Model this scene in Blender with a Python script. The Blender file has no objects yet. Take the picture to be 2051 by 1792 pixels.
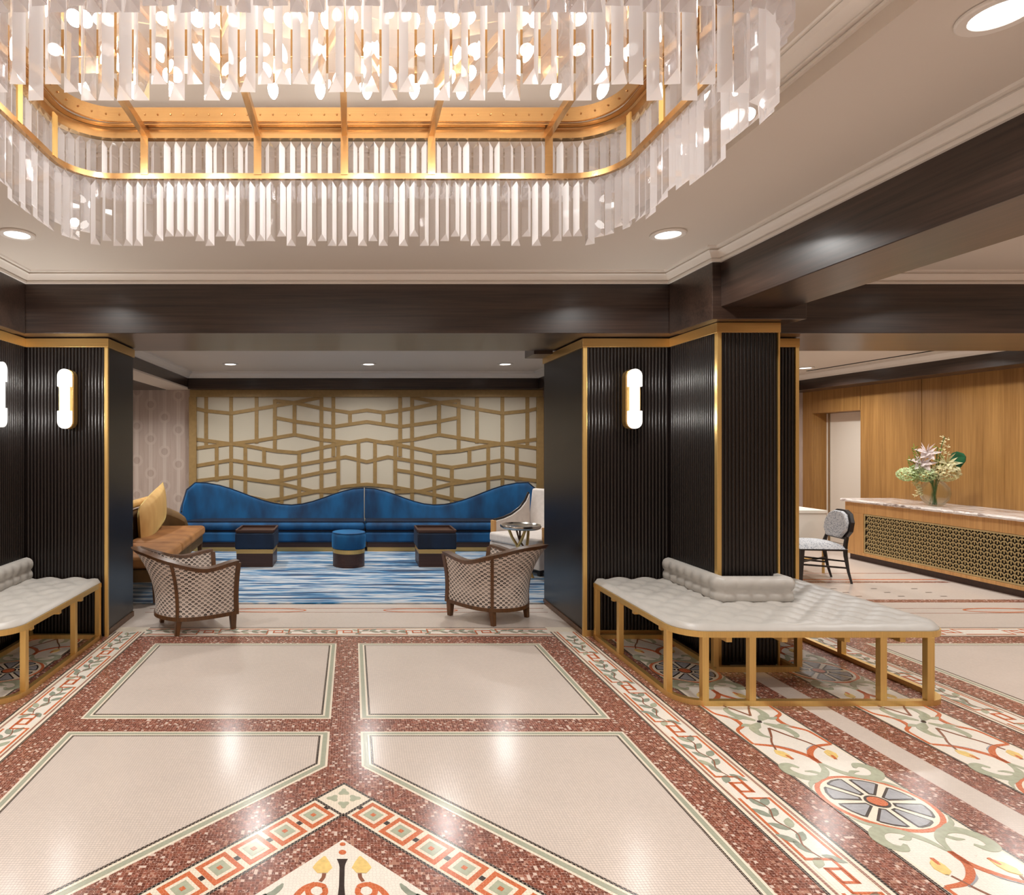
import bpy, bmesh, math, random
from mathutils import Vector, Matrix
random.seed(11)
S = bpy.context.scene
COL = S.collection
PI = math.pi

# ------------------------------------------------------------------ camera, world, exposure
cam = bpy.data.cameras.new('camera'); cam_o = bpy.data.objects.new('camera', cam); COL.objects.link(cam_o)
cam_o.location = (0, 0, 1.5); cam_o.rotation_euler = (PI/2, 0, 0)
cam.sensor_width = 36; cam.lens = 36*1240/2051
cam.shift_x = (1025.5-705)/2051; cam.shift_y = -6/2051
cam.clip_start = .05; cam.clip_end = 60
S.camera = cam_o
W = bpy.data.worlds.new('world'); S.world = W; W.use_nodes = True
W.node_tree.nodes['Background'].inputs[0].default_value = (1, .93, .85, 1)
W.node_tree.nodes['Background'].inputs[1].default_value = .3
S.view_settings.view_transform = 'Standard'; S.view_settings.look = 'None'
S.view_settings.gamma = 1; S.view_settings.use_curve_mapping = False
S.view_settings.exposure = 0.0
cy = S.cycles
cy.use_denoising = True; cy.max_bounces = 12; cy.diffuse_bounces = 5; cy.glossy_bounces = 5
cy.transmission_bounces = 10; cy.transparent_max_bounces = 24; cy.sample_clamp_indirect = 5; cy.blur_glossy = .6
LAMP = .5           # common factor of the room lamps
WARM = (1, .965, .92); NEUTRAL = (1, .985, .955)

# ------------------------------------------------------------------ small helpers
def lin(r, g, b):
    f = lambda c: (c/255/12.92) if c/255 <= .04045 else ((c/255+.055)/1.055)**2.4
    return (f(r), f(g), f(b), 1)

def tag(o, label=None, cat=None, group=None, kind=None):
    if label: o['label'] = label
    if cat: o['category'] = cat
    if group: o['group'] = group
    if kind: o['kind'] = kind
    return o

def empty(name, loc=(0, 0, 0), rz=0, label=None, cat=None, group=None, kind=None):
    o = bpy.data.objects.new(name, None); COL.objects.link(o)
    o.empty_display_size = .1
    o.location = loc; o.rotation_euler = (0, 0, rz)
    return tag(o, label, cat, group, kind)

def copy_tree(o, parent=None):
    c = o.copy(); COL.objects.link(c); c.parent = parent
    for ch in list(o.children): copy_tree(ch, c)
    return c

def put(name, mesh, parent=None, loc=(0, 0, 0), rot=(0, 0, 0), scale=(1, 1, 1)):
    o = bpy.data.objects.new(name, mesh); COL.objects.link(o); o.parent = parent
    o.location = loc; o.rotation_euler = rot; o.scale = scale
    return o

def catmull(pts, n=6, closed=False):
    P = [Vector(p) for p in pts]; out = []; N = len(P)
    rng = N if closed else N-1
    for i in range(rng):
        p1 = P[i]; p2 = P[(i+1) % N]
        p0 = P[i-1] if (i > 0 or closed) else p1*2-p2
        p3 = P[(i+2) % N] if (i+2 < N or closed) else p2*2-p1
        for k in range(n):
            t = k/n
            out.append(.5*((2*p1)+(p2-p0)*t+(2*p0-5*p1+4*p2-p3)*t*t+(3*p1-p0-3*p2+p3)*t**3))
    if not closed: out.append(P[-1])
    return out

class MB:
    def __init__(s): s.v = []; s.f = []; s.mi = []; s.uv = {}
    def add(s, verts, faces, m=0):
        b = len(s.v); s.v += [tuple(q) for q in verts]
        for f in faces: s.f.append(tuple(b+i for i in f)); s.mi.append(m)
        return s
    def box(s, x0, x1, y0, y1, z0, z1, m=0):
        v = [(x, y, z) for z in (z0, z1) for y in (y0, y1) for x in (x0, x1)]
        return s.add(v, [(0, 2, 3, 1), (4, 5, 7, 6), (0, 1, 5, 4), (2, 6, 7, 3), (0, 4, 6, 2), (1, 3, 7, 5)], m)
    def prism(s, poly, z0, z1, m=0, bottom=True):
        n = len(poly)
        v = [(p[0], p[1], z0) for p in poly]+[(p[0], p[1], z1) for p in poly]
        f = [(i, (i+1) % n, n+(i+1) % n, n+i) for i in range(n)]+[tuple(range(n, 2*n))]
        if bottom: f.append(tuple(range(n-1, -1, -1)))
        return s.add(v, f, m)
    def xform(s, M, start=0):
        for i in range(start, len(s.v)): s.v[i] = tuple(M @ Vector(s.v[i]))
        return s
    def bar(s, p0, p1, w0, d0, w1=None, d1=None, m=0, up=(0, 0, 1)):
        p0 = Vector(p0); p1 = Vector(p1); a = (p1-p0).normalized()
        w1 = w0 if w1 is None else w1; d1 = d0 if d1 is None else d1
        u = Vector(up)
        if abs(a.dot(u)) > .9: u = Vector((1, 0, 0))
        y = a.cross(u).normalized(); x = y.cross(a).normalized()
        v = []
        for p, w, d in ((p0, w0, d0), (p1, w1, d1)):
            v += [p-x*w/2-y*d/2, p+x*w/2-y*d/2, p+x*w/2+y*d/2, p-x*w/2+y*d/2]
        return s.add(v, [(0, 3, 2, 1), (4, 5, 6, 7), (0, 1, 5, 4), (1, 2, 6, 5), (2, 3, 7, 6), (3, 0, 4, 7)], m)
    def tube(s, path, rad, n=8, m=0, caps=True):
        P = [Vector(p) for p in path]; N = len(P)
        R = rad if isinstance(rad, (list, tuple)) else [rad]*N
        ref = Vector((.13, .31, .94)); v = []
        for i in range(N):
            t = (P[min(i+1, N-1)]-P[max(i-1, 0)]).normalized()
            a = t.cross(ref); a = a.normalized() if a.length > 1e-4 else t.orthogonal().normalized()
            b = t.cross(a)
            for k in range(n):
                q = 2*PI*k/n; v.append(P[i]+(a*math.cos(q)+b*math.sin(q))*R[i])
        f = [(i*n+k, i*n+(k+1) % n, (i+1)*n+(k+1) % n, (i+1)*n+k) for i in range(N-1) for k in range(n)]
        if caps: f += [tuple(range(n)), tuple(range((N-1)*n, N*n))]
        return s.add(v, f, m)
    def lathe(s, prof, n=24, m=0, sx=1, sy=1, c=(0, 0, 0)):
        k = len(prof); v = []
        for i in range(n):
            q = 2*PI*i/n
            for r, z in prof: v.append((c[0]+r*sx*math.cos(q), c[1]+r*sy*math.sin(q), c[2]+z))
        f = [(i*k+j, ((i+1) % n)*k+j, ((i+1) % n)*k+j+1, i*k+j+1) for i in range(n) for j in range(k-1)]
        return s.add(v, f, m)
    def sweep(s, path, secs, closed=False, ring=True, caps=True, m=0):
        """plan path of (x, y); section points are (offset to the left, z); secs = one list or one per station"""
        P = [Vector((p[0], p[1])) for p in path]; N = len(P); v = []
        for i in range(N):
            if closed: a = P[i]-P[i-1]; b = P[(i+1) % N]-P[i]
            else:
                a = P[i]-P[i-1] if i else P[1]-P[0]; b = P[i+1]-P[i] if i < N-1 else a
                if i == 0: a = b
            a = a.normalized(); b = b.normalized(); na = Vector((-a.y, a.x)); nb = Vector((-b.y, b.x))
            nn = na+nb; nn = nn.normalized() if nn.length > 1e-5 else na
            k = 1/max(.35, nn.dot(na))
            sec = secs[i] if isinstance(secs[0], list) else secs
            for o, z in sec: v.append((P[i].x+nn.x*o*k, P[i].y+nn.y*o*k, z))
        K = len(secs[0]) if isinstance(secs[0], list) else len(secs); f = []
        for i in range(N if closed else N-1):
            j = (i+1) % N
            for k in range(K if ring else K-1):
                l = (k+1) % K; f.append((i*K+k, i*K+l, j*K+l, j*K+k))
        if caps and not closed and ring: f += [tuple(range(K)), tuple(range((N-1)*K, N*K))]
        return s.add(v, f, m)
    def ellipsoid(s, c, r, n=10, k=7, m=0):
        prof = [(math.sin(PI*j/k), -math.cos(PI*j/k)) for j in range(k+1)]
        b = len(s.v); s.lathe(prof, n, m)
        for i in range(b, len(s.v)):
            q = s.v[i]; s.v[i] = (c[0]+q[0]*r[0], c[1]+q[1]*r[1], c[2]+q[2]*r[2])
        return s
    def mesh(s, name, mats, smooth=None):
        me = bpy.data.meshes.new(name); me.from_pydata(s.v, [], s.f)
        for m in (mats if isinstance(mats, (list, tuple)) else [mats]): me.materials.append(m)
        me.polygons.foreach_set('material_index', s.mi)
        if s.uv:
            L = me.uv_layers.new(name='UVMap')
            for lp in me.loops: L.data[lp.index].uv = s.uv.get(lp.vertex_index, (0, 0))
        bm = bmesh.new(); bm.from_mesh(me)
        bmesh.ops.remove_doubles(bm, verts=bm.verts, dist=1e-5) if not s.uv else None
        bmesh.ops.recalc_face_normals(bm, faces=bm.faces); bm.to_mesh(me); bm.free()
        if smooth is not None:
            me.polygons.foreach_set('use_smooth', [True]*len(me.polygons)); me.set_sharp_from_angle(angle=math.radians(smooth))
        me.update()
        return me
    def build(s, name, mats, parent=None, loc=(0, 0, 0), rot=(0, 0, 0), smooth=None, bevel=0, seg=2, sub=0):
        o = put(name, s.mesh(name, mats, smooth), parent, loc, rot)
        if bevel:
            b = o.modifiers.new('bevel', 'BEVEL'); b.width = bevel; b.segments = seg; b.limit_method = 'ANGLE'; b.angle_limit = math.radians(35)
        if sub:
            q = o.modifiers.new('subdivision', 'SUBSURF'); q.levels = sub; q.render_levels = sub
        return o

# ------------------------------------------------------------------ materials
class NT:
    def __init__(s, name):
        s.m = bpy.data.materials.new(name); s.m.use_nodes = True; s.t = s.m.node_tree; s.b = s.t.nodes['Principled BSDF']
    def n(s, typ, **kw):
        nd = s.t.nodes.new('ShaderNode'+typ)
        for k, v in kw.items():
            if k.startswith('i_'): 
                key = k[2:]; key = int(key) if key.isdigit() else key.replace('_', ' ')
                if hasattr(v, 'is_output') or isinstance(v, bpy.types.NodeSocket): s.t.links.new(v, nd.inputs[key])
                else: nd.inputs[key].default_value = v
            else: setattr(nd, k, v)
        return nd
    def math(s, op, a, b=None, c=None):
        nd = s.t.nodes.new('ShaderNodeMath'); nd.operation = op
        for i, q in enumerate((a, b, c)):
            if q is None: continue
            if isinstance(q, bpy.types.NodeSocket): s.t.links.new(q, nd.inputs[i])
            else: nd.inputs[i].default_value = q
        return nd.outputs[0]
    def vmath(s, op, a, b=None):
        nd = s.t.nodes.new('ShaderNodeVectorMath'); nd.operation = op
        for i, q in enumerate((a, b)):
            if q is None: continue
            if isinstance(q, bpy.types.NodeSocket): s.t.links.new(q, nd.inputs[i])
            else: nd.inputs[i].default_value = q
        return nd.outputs[0]
    def mix(s, f, a, b, blend='MIX'):
        nd = s.t.nodes.new('ShaderNodeMix'); nd.data_type = 'RGBA'; nd.blend_type = blend
        for i, q in ((0, f), (6, a), (7, b)):
            if isinstance(q, bpy.types.NodeSocket): s.t.links.new(q, nd.inputs[i])
            else: nd.inputs[i].default_value = q
        return nd.outputs[2]
    def ramp(s, f, stops, interp='LINEAR'):
        nd = s.t.nodes.new('ShaderNodeValToRGB'); cr = nd.color_ramp; cr.interpolation = interp
        while len(cr.elements) < len(stops): cr.elements.new(.5)
        for e, (p, c) in zip(cr.elements, stops): e.position = p; e.color = c
        s.t.links.new(f, nd.inputs[0]); return nd.outputs[0]
    def pos(s): return s.n('NewGeometry').outputs['Position']
    def obj(s): return s.n('TexCoord').outputs['Object']
    def uv(s): return s.n('TexCoord').outputs['UV']
    def noise(s, vec, scale, detail=3, rough=.5):
        nd = s.n('TexNoise'); nd.inputs['Scale'].default_value = scale; nd.inputs['Detail'].default_value = detail
        nd.inputs['Roughness'].default_value = rough; s.t.links.new(vec, nd.inputs['Vector']); return nd.outputs[0]
    def color(s, c): 
        if isinstance(c, bpy.types.NodeSocket): s.t.links.new(c, s.b.inputs['Base Color'])
        else: s.b.inputs['Base Color'].default_value = c
        return s
    def set(s, **kw):
        for k, v in kw.items():
            k = k.replace('_', ' ').title().replace('Ior', 'IOR')
            if isinstance(v, bpy.types.NodeSocket): s.t.links.new(v, s.b.inputs[k])
            else: s.b.inputs[k].default_value = v
        return s
    def bump(s, h, strength=.3, dist=.002):
        nd = s.n('Bump'); nd.inputs['Strength'].default_value = strength; nd.inputs['Distance'].default_value = dist
        s.t.links.new(h, nd.inputs['Height']); s.t.links.new(nd.outputs[0], s.b.inputs['Normal']); return s

def plain(name, c, rough=.6, metal=0, var=.0, scale=8, bump=0, **kw):
    t = NT(name); t.set(roughness=rough, metallic=metal, **kw)
    if var:
        f = t.noise(t.obj(), scale, 4)
        d = tuple(max(0, q*(1-var)) for q in c[:3])+(1,); l = tuple(min(1, q*(1+var)) for q in c[:3])+(1,)
        t.color(t.ramp(f, [(.3, d), (.7, l)]))
        if bump: t.bump(f, bump, .002)
    else: t.color(c)
    return t.m

def wood(name, dark, light, axis=2, rough=.35, scale=1, coat=0, bump=.12):
    t = NT(name)
    sc = [60*scale]*3; sc[axis] = 1.6*scale
    v = t.vmath('MULTIPLY', t.pos(), tuple(sc))
    f = t.noise(v, 1, 5, .6)
    sc2 = [7*scale]*3; sc2[axis] = .4*scale
    g = t.noise(t.vmath('MULTIPLY', t.pos(), tuple(sc2)), 1, 2)
    h = t.math('ADD', t.math('MULTIPLY', f, .65), t.math('MULTIPLY', g, .35))
    t.color(t.ramp(h, [(.32, dark), (.68, light)])).set(roughness=rough)
    if coat: t.set(coat_weight=coat, coat_roughness=.22)
    if bump: t.bump(f, bump, .001)
    return t.m

def brushed(name, c, rough=.3, axis=2, metal=1.0):
    t = NT(name)
    sc = [220]*3; sc[axis] = 3
    f = t.noise(t.vmath('MULTIPLY', t.pos(), tuple(sc)), 1, 2)
    t.color(t.ramp(f, [(.3, tuple(q*.88 for q in c[:3])+(1,)), (.7, c)])).set(metallic=metal, roughness=rough)
    t.bump(f, .06, .001)
    return t.m

def tess(name, c, size=.0118, var=.1, grout=lin(120, 108, 98), kind='grid', amount=.75, rough=.2, w=.43, spots=None):
    """small mosaic tesserae with joints, laid in world space"""
    t = NT(name); p = t.pos()
    if kind == 'grid':
        q = t.vmath('MULTIPLY', p, (1/size, 1/size, 0))
        q = t.vmath('ADD', q, (200.0, 200.0, 0))
        wob = t.n('TexNoise'); wob.inputs['Scale'].default_value = 9; t.t.links.new(p, wob.inputs['Vector'])
        q = t.vmath('ADD', q, t.vmath('MULTIPLY', wob.outputs['Color'], (.9, .9, 0)))
        cell = t.vmath('FLOOR', q); fr = t.vmath('FRACTION', q)
        wn = t.n('TexWhiteNoise'); t.t.links.new(cell, wn.inputs[0]); rnd = wn.outputs[0]
        d = t.vmath('ABSOLUTE', t.vmath('SUBTRACT', fr, (.5, .5, .5)))
        sp = t.n('SeparateXYZ'); t.t.links.new(d, sp.inputs[0])
        joint = t.math('GREATER_THAN', t.math('MAXIMUM', sp.outputs[0], sp.outputs[1]), w)
    else:
        vo = t.n('TexVoronoi', feature='DISTANCE_TO_EDGE'); vo.inputs['Scale'].default_value = 1/size; vo.inputs['Randomness'].default_value = .55
        t.t.links.new(p, vo.inputs['Vector'])
        vc = t.n('TexVoronoi'); vc.inputs['Scale'].default_value = 1/size; vc.inputs['Randomness'].default_value = .55
        t.t.links.new(p, vc.inputs['Vector'])
        wn = t.n('TexWhiteNoise'); t.t.links.new(vc.outputs['Position'], wn.inputs[0]); rnd = wn.outputs[0]
        joint = t.math('LESS_THAN', vo.outputs['Distance'], .5-w)
    if spots:
        base = t.ramp(rnd, spots, 'CONSTANT')
        fl = t.noise(p, 150, 2)
        base = t.mix(t.math('MULTIPLY', t.math('GREATER_THAN', fl, .635), .85), base, lin(226, 196, 182))
        base = t.mix(t.math('MULTIPLY', t.math('GREATER_THAN', t.noise(p, 55, 2), .66), .6), base, lin(226, 200, 186))
    else:
        lo = tuple(q*(1-var) for q in c[:3])+(1,); hi = tuple(min(1, q*(1+var)) for q in c[:3])+(1,)
        base = t.ramp(rnd, [(0, lo), (1, hi)])
        base = t.mix(.5, base, t.ramp(t.noise(p, 2.2, 3), [(.3, tuple(q*.93 for q in c[:3])+(1,)), (.7, tuple(min(1, q*1.07) for q in c[:3])+(1,))]))
    t.color(t.mix(t.math('MULTIPLY', joint, amount), base, grout))
    t.set(roughness=t.math('ADD', t.math('MULTIPLY', joint, .25), rough))
    t.bump(t.noise(p, 60, 2), .05, .001)
    return t.m

M = {}
M['field'] = tess('pale_tesserae', lin(216, 202, 191), var=.06, grout=lin(128, 116, 106), amount=.62)
M['cream'] = tess('cream_tesserae', lin(240, 228, 208), var=.05, grout=lin(165, 148, 130), amount=.5)
M['white'] = tess('white_tesserae', lin(238, 230, 218), size=.0125, kind='irregular', var=.05, grout=lin(165, 152, 140), amount=.5, w=.455)
M['green'] = tess('sage_tesserae', lin(168, 170, 150), size=.014, var=.05, grout=lin(140, 142, 126), amount=.35)
M['leafgreen'] = plain('leaf_green_stone', lin(146, 152, 136), .2, var=.12, scale=60)
M['sage'] = plain('sage_stone', lin(172, 175, 152), .2, var=.1, scale=50)
M['black'] = tess('black_tesserae', lin(44, 37, 34), var=.25, grout=lin(190, 172, 155), amount=.8, w=.44)
M['brownline'] = tess('brown_tesserae', lin(150, 104, 88), var=.15, grout=lin(215, 195, 180), amount=.6)
M['orange'] = tess('orange_tesserae', lin(200, 108, 68), size=.014, var=.14, grout=lin(225, 165, 130), amount=.3, kind='irregular', w=.46)
M['red'] = tess('red_granite_tesserae', lin(150, 80, 60), size=.0125, kind='grid', grout=lin(176, 136, 120), amount=.55, w=.45,
                spots=[(0, lin(104, 56, 42)), (.2, lin(128, 74, 56)), (.45, lin(146, 86, 68)), (.66, lin(116, 64, 48)), (.86, lin(176, 128, 108)), (.94, lin(216, 194, 180))])
M['grey'] = tess('grey_marble_tesserae', lin(164, 164, 168), size=.02, var=.14, kind='irregular', grout=lin(120, 120, 126), amount=.35)
M['dark'] = plain('charcoal_stone', lin(62, 52, 48), .2, var=.2, scale=60)
M['yellow'] = plain('yellow_stone', lin(232, 200, 128), .2, var=.12, scale=60)
M['brown'] = plain('brown_stone', lin(140, 92, 72), .2, var=.15, scale=60)
M['ceiling'] = plain('ceiling_paint', lin(210, 201, 190), .8)
M['cornice'] = plain('cornice_paint', lin(224, 218, 210), .5)
M['plaster'] = plain('plain_plaster', lin(205, 192, 178), .8)
M['wenge_z'] = wood('dark_wood_vertical', lin(13, 8, 7), lin(25, 17, 14), 2, .32, bump=.0)
M['wenge_x'] = wood('dark_wood_along', lin(22, 14, 10), lin(68, 50, 41), 0, .34, coat=.4)
M['wenge_y'] = wood('dark_wood_depth', lin(22, 14, 10), lin(68, 50, 41), 1, .34, coat=.4)
M['walnut'] = wood('walnut', lin(62, 38, 18), lin(108, 70, 36), 2, .35)
M['base_wood'] = wood('dark_walnut_base', lin(48, 28, 20), lin(76, 46, 34), 0, .4)
M['black_wood'] = wood('black_lacquered_wood', lin(20, 16, 15), lin(40, 32, 30), 2, .3)
M['oak'] = wood('oak_panel', lin(132, 92, 46), lin(172, 128, 72), 2, .4)
M['oak_light'] = wood('light_oak', lin(184, 134, 78), lin(222, 172, 110), 2, .4)
M['brass'] = brushed('brushed_brass', lin(228, 190, 118), .36, 2, metal=.72)
M['brass_x'] = brushed('brushed_brass_along', lin(224, 184, 116), .32, 0, metal=.8)
M['brass_chair'] = brushed('bronze_brass', lin(196, 156, 106), .27, 0, metal=.95)
M['goldpaint'] = plain('gold_lattice_paint', lin(160, 130, 82), .5, metal=.15, var=.1, scale=20)
M['grille'] = plain('aged_brass_grille', lin(196, 174, 124), .45, metal=.15, var=.08, scale=30)
M['void'] = plain('dark_void', lin(18, 14, 12), .9)
M['leather'] = plain('pale_grey_leather', lin(182, 177, 170), .4, var=.04, scale=14, bump=.05)
M['whitefab'] = plain('off_white_linen', lin(216, 206, 198), .85, var=.06, scale=20)
M['doorwhite'] = plain('door_paint', lin(226, 216, 202), .5)
M['chrome'] = plain('silver_metal', lin(205, 200, 192), .2, metal=1)

def velvet(name, d, l, sheen=.5):
    t = NT(name)
    f = t.noise(t.vmath('MULTIPLY', t.pos(), (4.5, 4.5, 1.8)), 1, 3)
    t.color(t.ramp(f, [(.32, d), (.68, l)])).set(roughness=.75, sheen_weight=sheen, sheen_roughness=.35)
    t.b.inputs['Sheen Tint'].default_value = tuple(min(1, q*2.2+.05) for q in l[:3])+(1,)
    return t.m
M['blue'] = velvet('peacock_blue_velvet', lin(0, 42, 78), lin(0, 86, 138), .4)
M['navy'] = velvet('navy_velvet', lin(4, 14, 32), lin(6, 34, 62), .2)
M['bluetop'] = velvet('stool_blue_velvet', lin(0, 66, 112), lin(4, 104, 156), .6)
M['gold'] = velvet('gold_velvet', lin(118, 74, 32), lin(160, 108, 56), .4)
M['goldpillow'] = velvet('pale_gold_velvet', lin(186, 138, 76), lin(214, 170, 106), .4)
M['olive'] = velvet('dark_gold_velvet', lin(76, 54, 24), lin(112, 82, 40), .2)

def emit(name, c, s):
    t = NT(name); t.color((0, 0, 0, 1)); t.b.inputs['Emission Color'].default_value = c; t.b.inputs['Emission Strength'].default_value = s
    return t.m
M['lens'] = emit('downlight_lens', (1, .98, .95, 1), 6)
M['bulb'] = emit('glowing_bulb', (1, .96, .91, 1), 14)
M['sconce'] = emit('glowing_opal_glass', (1, .95, .88, 1), 1.5)

def glass(name, c=(1, 1, 1, 1), mixf=.5, ior=1.5, rough=0, glint_white=0):
    t = NT(name); N = t.t.nodes; L = t.t.links
    g = N.new('ShaderNodeBsdfGlass'); g.inputs['Color'].default_value = c; g.inputs['IOR'].default_value = ior; g.inputs['Roughness'].default_value = rough
    tr = N.new('ShaderNodeBsdfTransparent'); tr.inputs[0].default_value = c
    mx = N.new('ShaderNodeMixShader'); mx.inputs[0].default_value = mixf
    L.new(tr.outputs[0], mx.inputs[1]); L.new(g.outputs[0], mx.inputs[2]); out = mx.outputs[0]
    if glint_white:                       # white share: refracted bulb light put into the facet colour
        d = N.new('ShaderNodeBsdfDiffuse'); tl = N.new('ShaderNodeBsdfTranslucent'); a = N.new('ShaderNodeMixShader'); b = N.new('ShaderNodeMixShader')
        for q in (d, tl): q.inputs[0].default_value = (.97, .96, .97, 1)
        a.inputs[0].default_value = .6; L.new(d.outputs[0], a.inputs[1]); L.new(tl.outputs[0], a.inputs[2])
        b.inputs[0].default_value = glint_white; L.new(out, b.inputs[1]); L.new(a.outputs[0], b.inputs[2]); out = b.outputs[0]
    L.new(out, N['Material Output'].inputs[0])
    return t.m
M['crystal'] = glass('clear_crystal', (.985, .98, .985, 1), .75, 1.52, glint_white=.03)
M['facet'] = glass('bulb_glint_facet', (.99, .985, .985, 1), .75, 1.52, glint_white=.8)  # whitened side and foot stand for bulb light caught by the crystal
M['vaseglass'] = glass('clear_vase_glass', (.95, .97, .96, 1), .35, 1.2)

# frosted, back-painted glass behind the lattice
M['panelglass'] = plain('cream_backpainted_glass', lin(206, 196, 176), .1, coat_weight=.6, coat_roughness=.04)

# wallpaper with pods on stems
t = NT('pod_wallpaper'); p = t.pos()
q = t.vmath('MULTIPLY', p, (1/.21, 0, 1/.52)); sp = t.n('SeparateXYZ'); t.t.links.new(q, sp.inputs[0])
colid = t.math('FLOOR', sp.outputs[0]); fx = t.math('SUBTRACT', t.math('FRACT', sp.outputs[0]), .5)
zz = t.math('ADD', sp.outputs[2], t.math('MULTIPLY', colid, .37)); fz = t.math('SUBTRACT', t.math('FRACT', zz), .5)
r = t.math('SQRT', t.math('ADD', t.math('POWER', t.math('MULTIPLY', fx, 1.0), 2), t.math('POWER', t.math('MULTIPLY', fz, 2.3), 2)))
pod = t.math('LESS_THAN', r, .24); ringm = t.math('MULTIPLY', t.math('LESS_THAN', r, .42), t.math('GREATER_THAN', r, .24))
stem = t.math('LESS_THAN', t.math('ABSOLUTE', fx), .13)
base = t.mix(t.math('MULTIPLY', stem, .8), lin(184, 164, 152), lin(206, 190, 178))
base = t.mix(t.math('MULTIPLY', ringm, .5), base, lin(206, 190, 178))
base = t.mix(t.math('MULTIPLY', pod, .6), base, lin(164, 142, 130))
base = t.mix(.25, base, t.ramp(t.noise(t.vmath('MULTIPLY', p, (30, 30, 2)), 1, 2), [(.3, lin(160, 140, 130)), (.7, lin(206, 190, 180))]))
t.color(base).set(roughness=.45); M['wallpaper'] = t.m

# striped blue rug
t = NT('striped_blue_rug'); p = t.pos()
v = t.vmath('MULTIPLY', p, (.9, 11, 1)); f1 = t.noise(v, 1, 4, .65)
v2 = t.vmath('MULTIPLY', p, (.45, 4.2, 1)); f2 = t.noise(v2, 1, 2)
h = t.math('ADD', t.math('MULTIPLY', f1, .75), t.math('MULTIPLY', f2, .25))
t.color(t.ramp(h, [(.34, lin(6, 26, 52)), (.42, lin(2, 56, 96)), (.475, lin(14, 104, 152)), (.495, lin(110, 152, 182)), (.525, lin(198, 192, 190)), (.57, lin(172, 188, 198)), (.6, lin(40, 100, 148)), (.68, lin(12, 40, 78))]))
t.set(roughness=.95, sheen_weight=.2); t.bump(t.noise(p, 160, 2), .4, .003); M['rug'] = t.m

# fan / diamond fabric for the barrel chairs (UV: metres)
def fanfab(name, a, b, lightc, darkc):
    t = NT(name); q = t.vmath('MULTIPLY', t.uv(), (1/a, 1/b, 0)); sp = t.n('SeparateXYZ'); t.t.links.new(q, sp.inputs[0])
    row = t.math('FLOOR', sp.outputs[1]); off = t.math('MULTIPLY', t.math('MODULO', row, 2.0), .5)
    fu = t.math('ABSOLUTE', t.math('SUBTRACT', t.math('FRACT', t.math('ADD', sp.outputs[0], off)), .5))
    fv = t.math('SUBTRACT', t.math('FRACT', sp.outputs[1]), .35)
    r = t.math('SQRT', t.math('ADD', t.math('POWER', t.math('MULTIPLY', fu, 1.2), 2), t.math('POWER', t.math('MULTIPLY', fv, .56), 2)))
    up = t.math('GREATER_THAN', fv, t.math('SUBTRACT', t.math('MULTIPLY', fu, 1.0), .42))
    blob = t.math('MULTIPLY', t.math('LESS_THAN', r, .34), up)
    core = t.math('MULTIPLY', t.math('LESS_THAN', t.math('ADD', fu, t.math('ABSOLUTE', fv)), .13), .75)
    n = t.math('MULTIPLY', t.math('ADD', t.math('MULTIPLY', t.noise(t.uv(), 9, 2), 1.0), .35), blob)
    c = t.mix(n, lightc, darkc); c = t.mix(core, c, lightc)
    t.color(c).set(roughness=.8, sheen_weight=.15); return t.m
M['fan'] = fanfab('fan_pattern_fabric', .048, .0185, lin(212, 198, 187), lin(40, 27, 21))

def wovenfab(name):
    t = NT(name); q = t.vmath('MULTIPLY', t.obj(), (70, 70, 70))
    vo = t.n('TexVoronoi', feature='F1', distance='MANHATTAN'); vo.inputs['Scale'].default_value = 1; t.t.links.new(q, vo.inputs['Vector'])
    t.color(t.ramp(vo.outputs['Distance'], [(.3, lin(70, 78, 96)), (.5, lin(176, 178, 182)), (.8, lin(190, 190, 192))])).set(roughness=.85); return t.m
M['woven'] = wovenfab('grey_white_woven_fabric')

# veined marble
t = NT('veined_marble'); p = t.pos()
v = t.noise(t.vmath('MULTIPLY', p, (14, 2.5, 14)), 1, 6, .7)
t.color(t.ramp(v, [(.3, lin(90, 74, 70)), (.42, lin(176, 160, 152)), (.52, lin(232, 224, 218)), (.7, lin(214, 204, 198))])).set(roughness=.15); M['marble'] = t.m

# ------------------------------------------------------------------ shared measures
XC = -.035                       # axis of the main bay
def mir(x): return 2*XC-x
ZS = 2.337                       # beam soffit
ZC = 2.795                       # main ceiling
ZW = 2.716                       # top of the beam face
ZL = 2.57                        # lounge ceiling

# ================================================================== FLOOR
floor = MB().box(-3.7, 7.6, -3.6, 9.9, -.12, 0).build('floor', M['field'])
tag(floor, 'polished pale stone mosaic floor with red granite bands and inlaid borders', 'floor', kind='structure')
L = lambda k: .0006*k
def inlay(name, poly, mat, k):
    return MB().prism(poly, 0, L(k), bottom=False).build(name, mat, floor)
def rect(x0, x1, y0, y1): return [(x0, y0), (x1, y0), (x1, y1), (x0, y1)]
def inset(poly, d):
    n = len(poly); out = []
    for i in range(n):
        a = Vector(poly[i-1]); b = Vector(poly[i]); c = Vector(poly[(i+1) % n])
        e1 = (b-a).normalized(); e2 = (c-b).normalized()
        n1 = Vector((-e1.y, e1.x)); n2 = Vector((-e2.y, e2.x)); k = (n1+n2)/(1+n1.dot(n2))
        q = b+k*d; out.append((q.x, q.y))
    return out
AX = 2.644                       # mirror axis between the main bay and the desk bay
def am(x): return 2*AX-x
YB = 4.835                       # far end of the bands
inlay('red_band', rect(mir(1.583), 1.583, -3.0, YB), M['red'], 1)
for s in (lambda x: x, mir, am):
    for a, b in ((1.824, 1.985), (2.417, 2.572)):
        x0, x1 = sorted((s(a), s(b)))
        if x1 < 7: inlay('red_band', rect(max(x0, -3.55), x1, -3.0, YB), M['red'], 1)
inlay('red_band', rect(am(1.583), 6.95, -3.0, YB), M['red'], 1)

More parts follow.
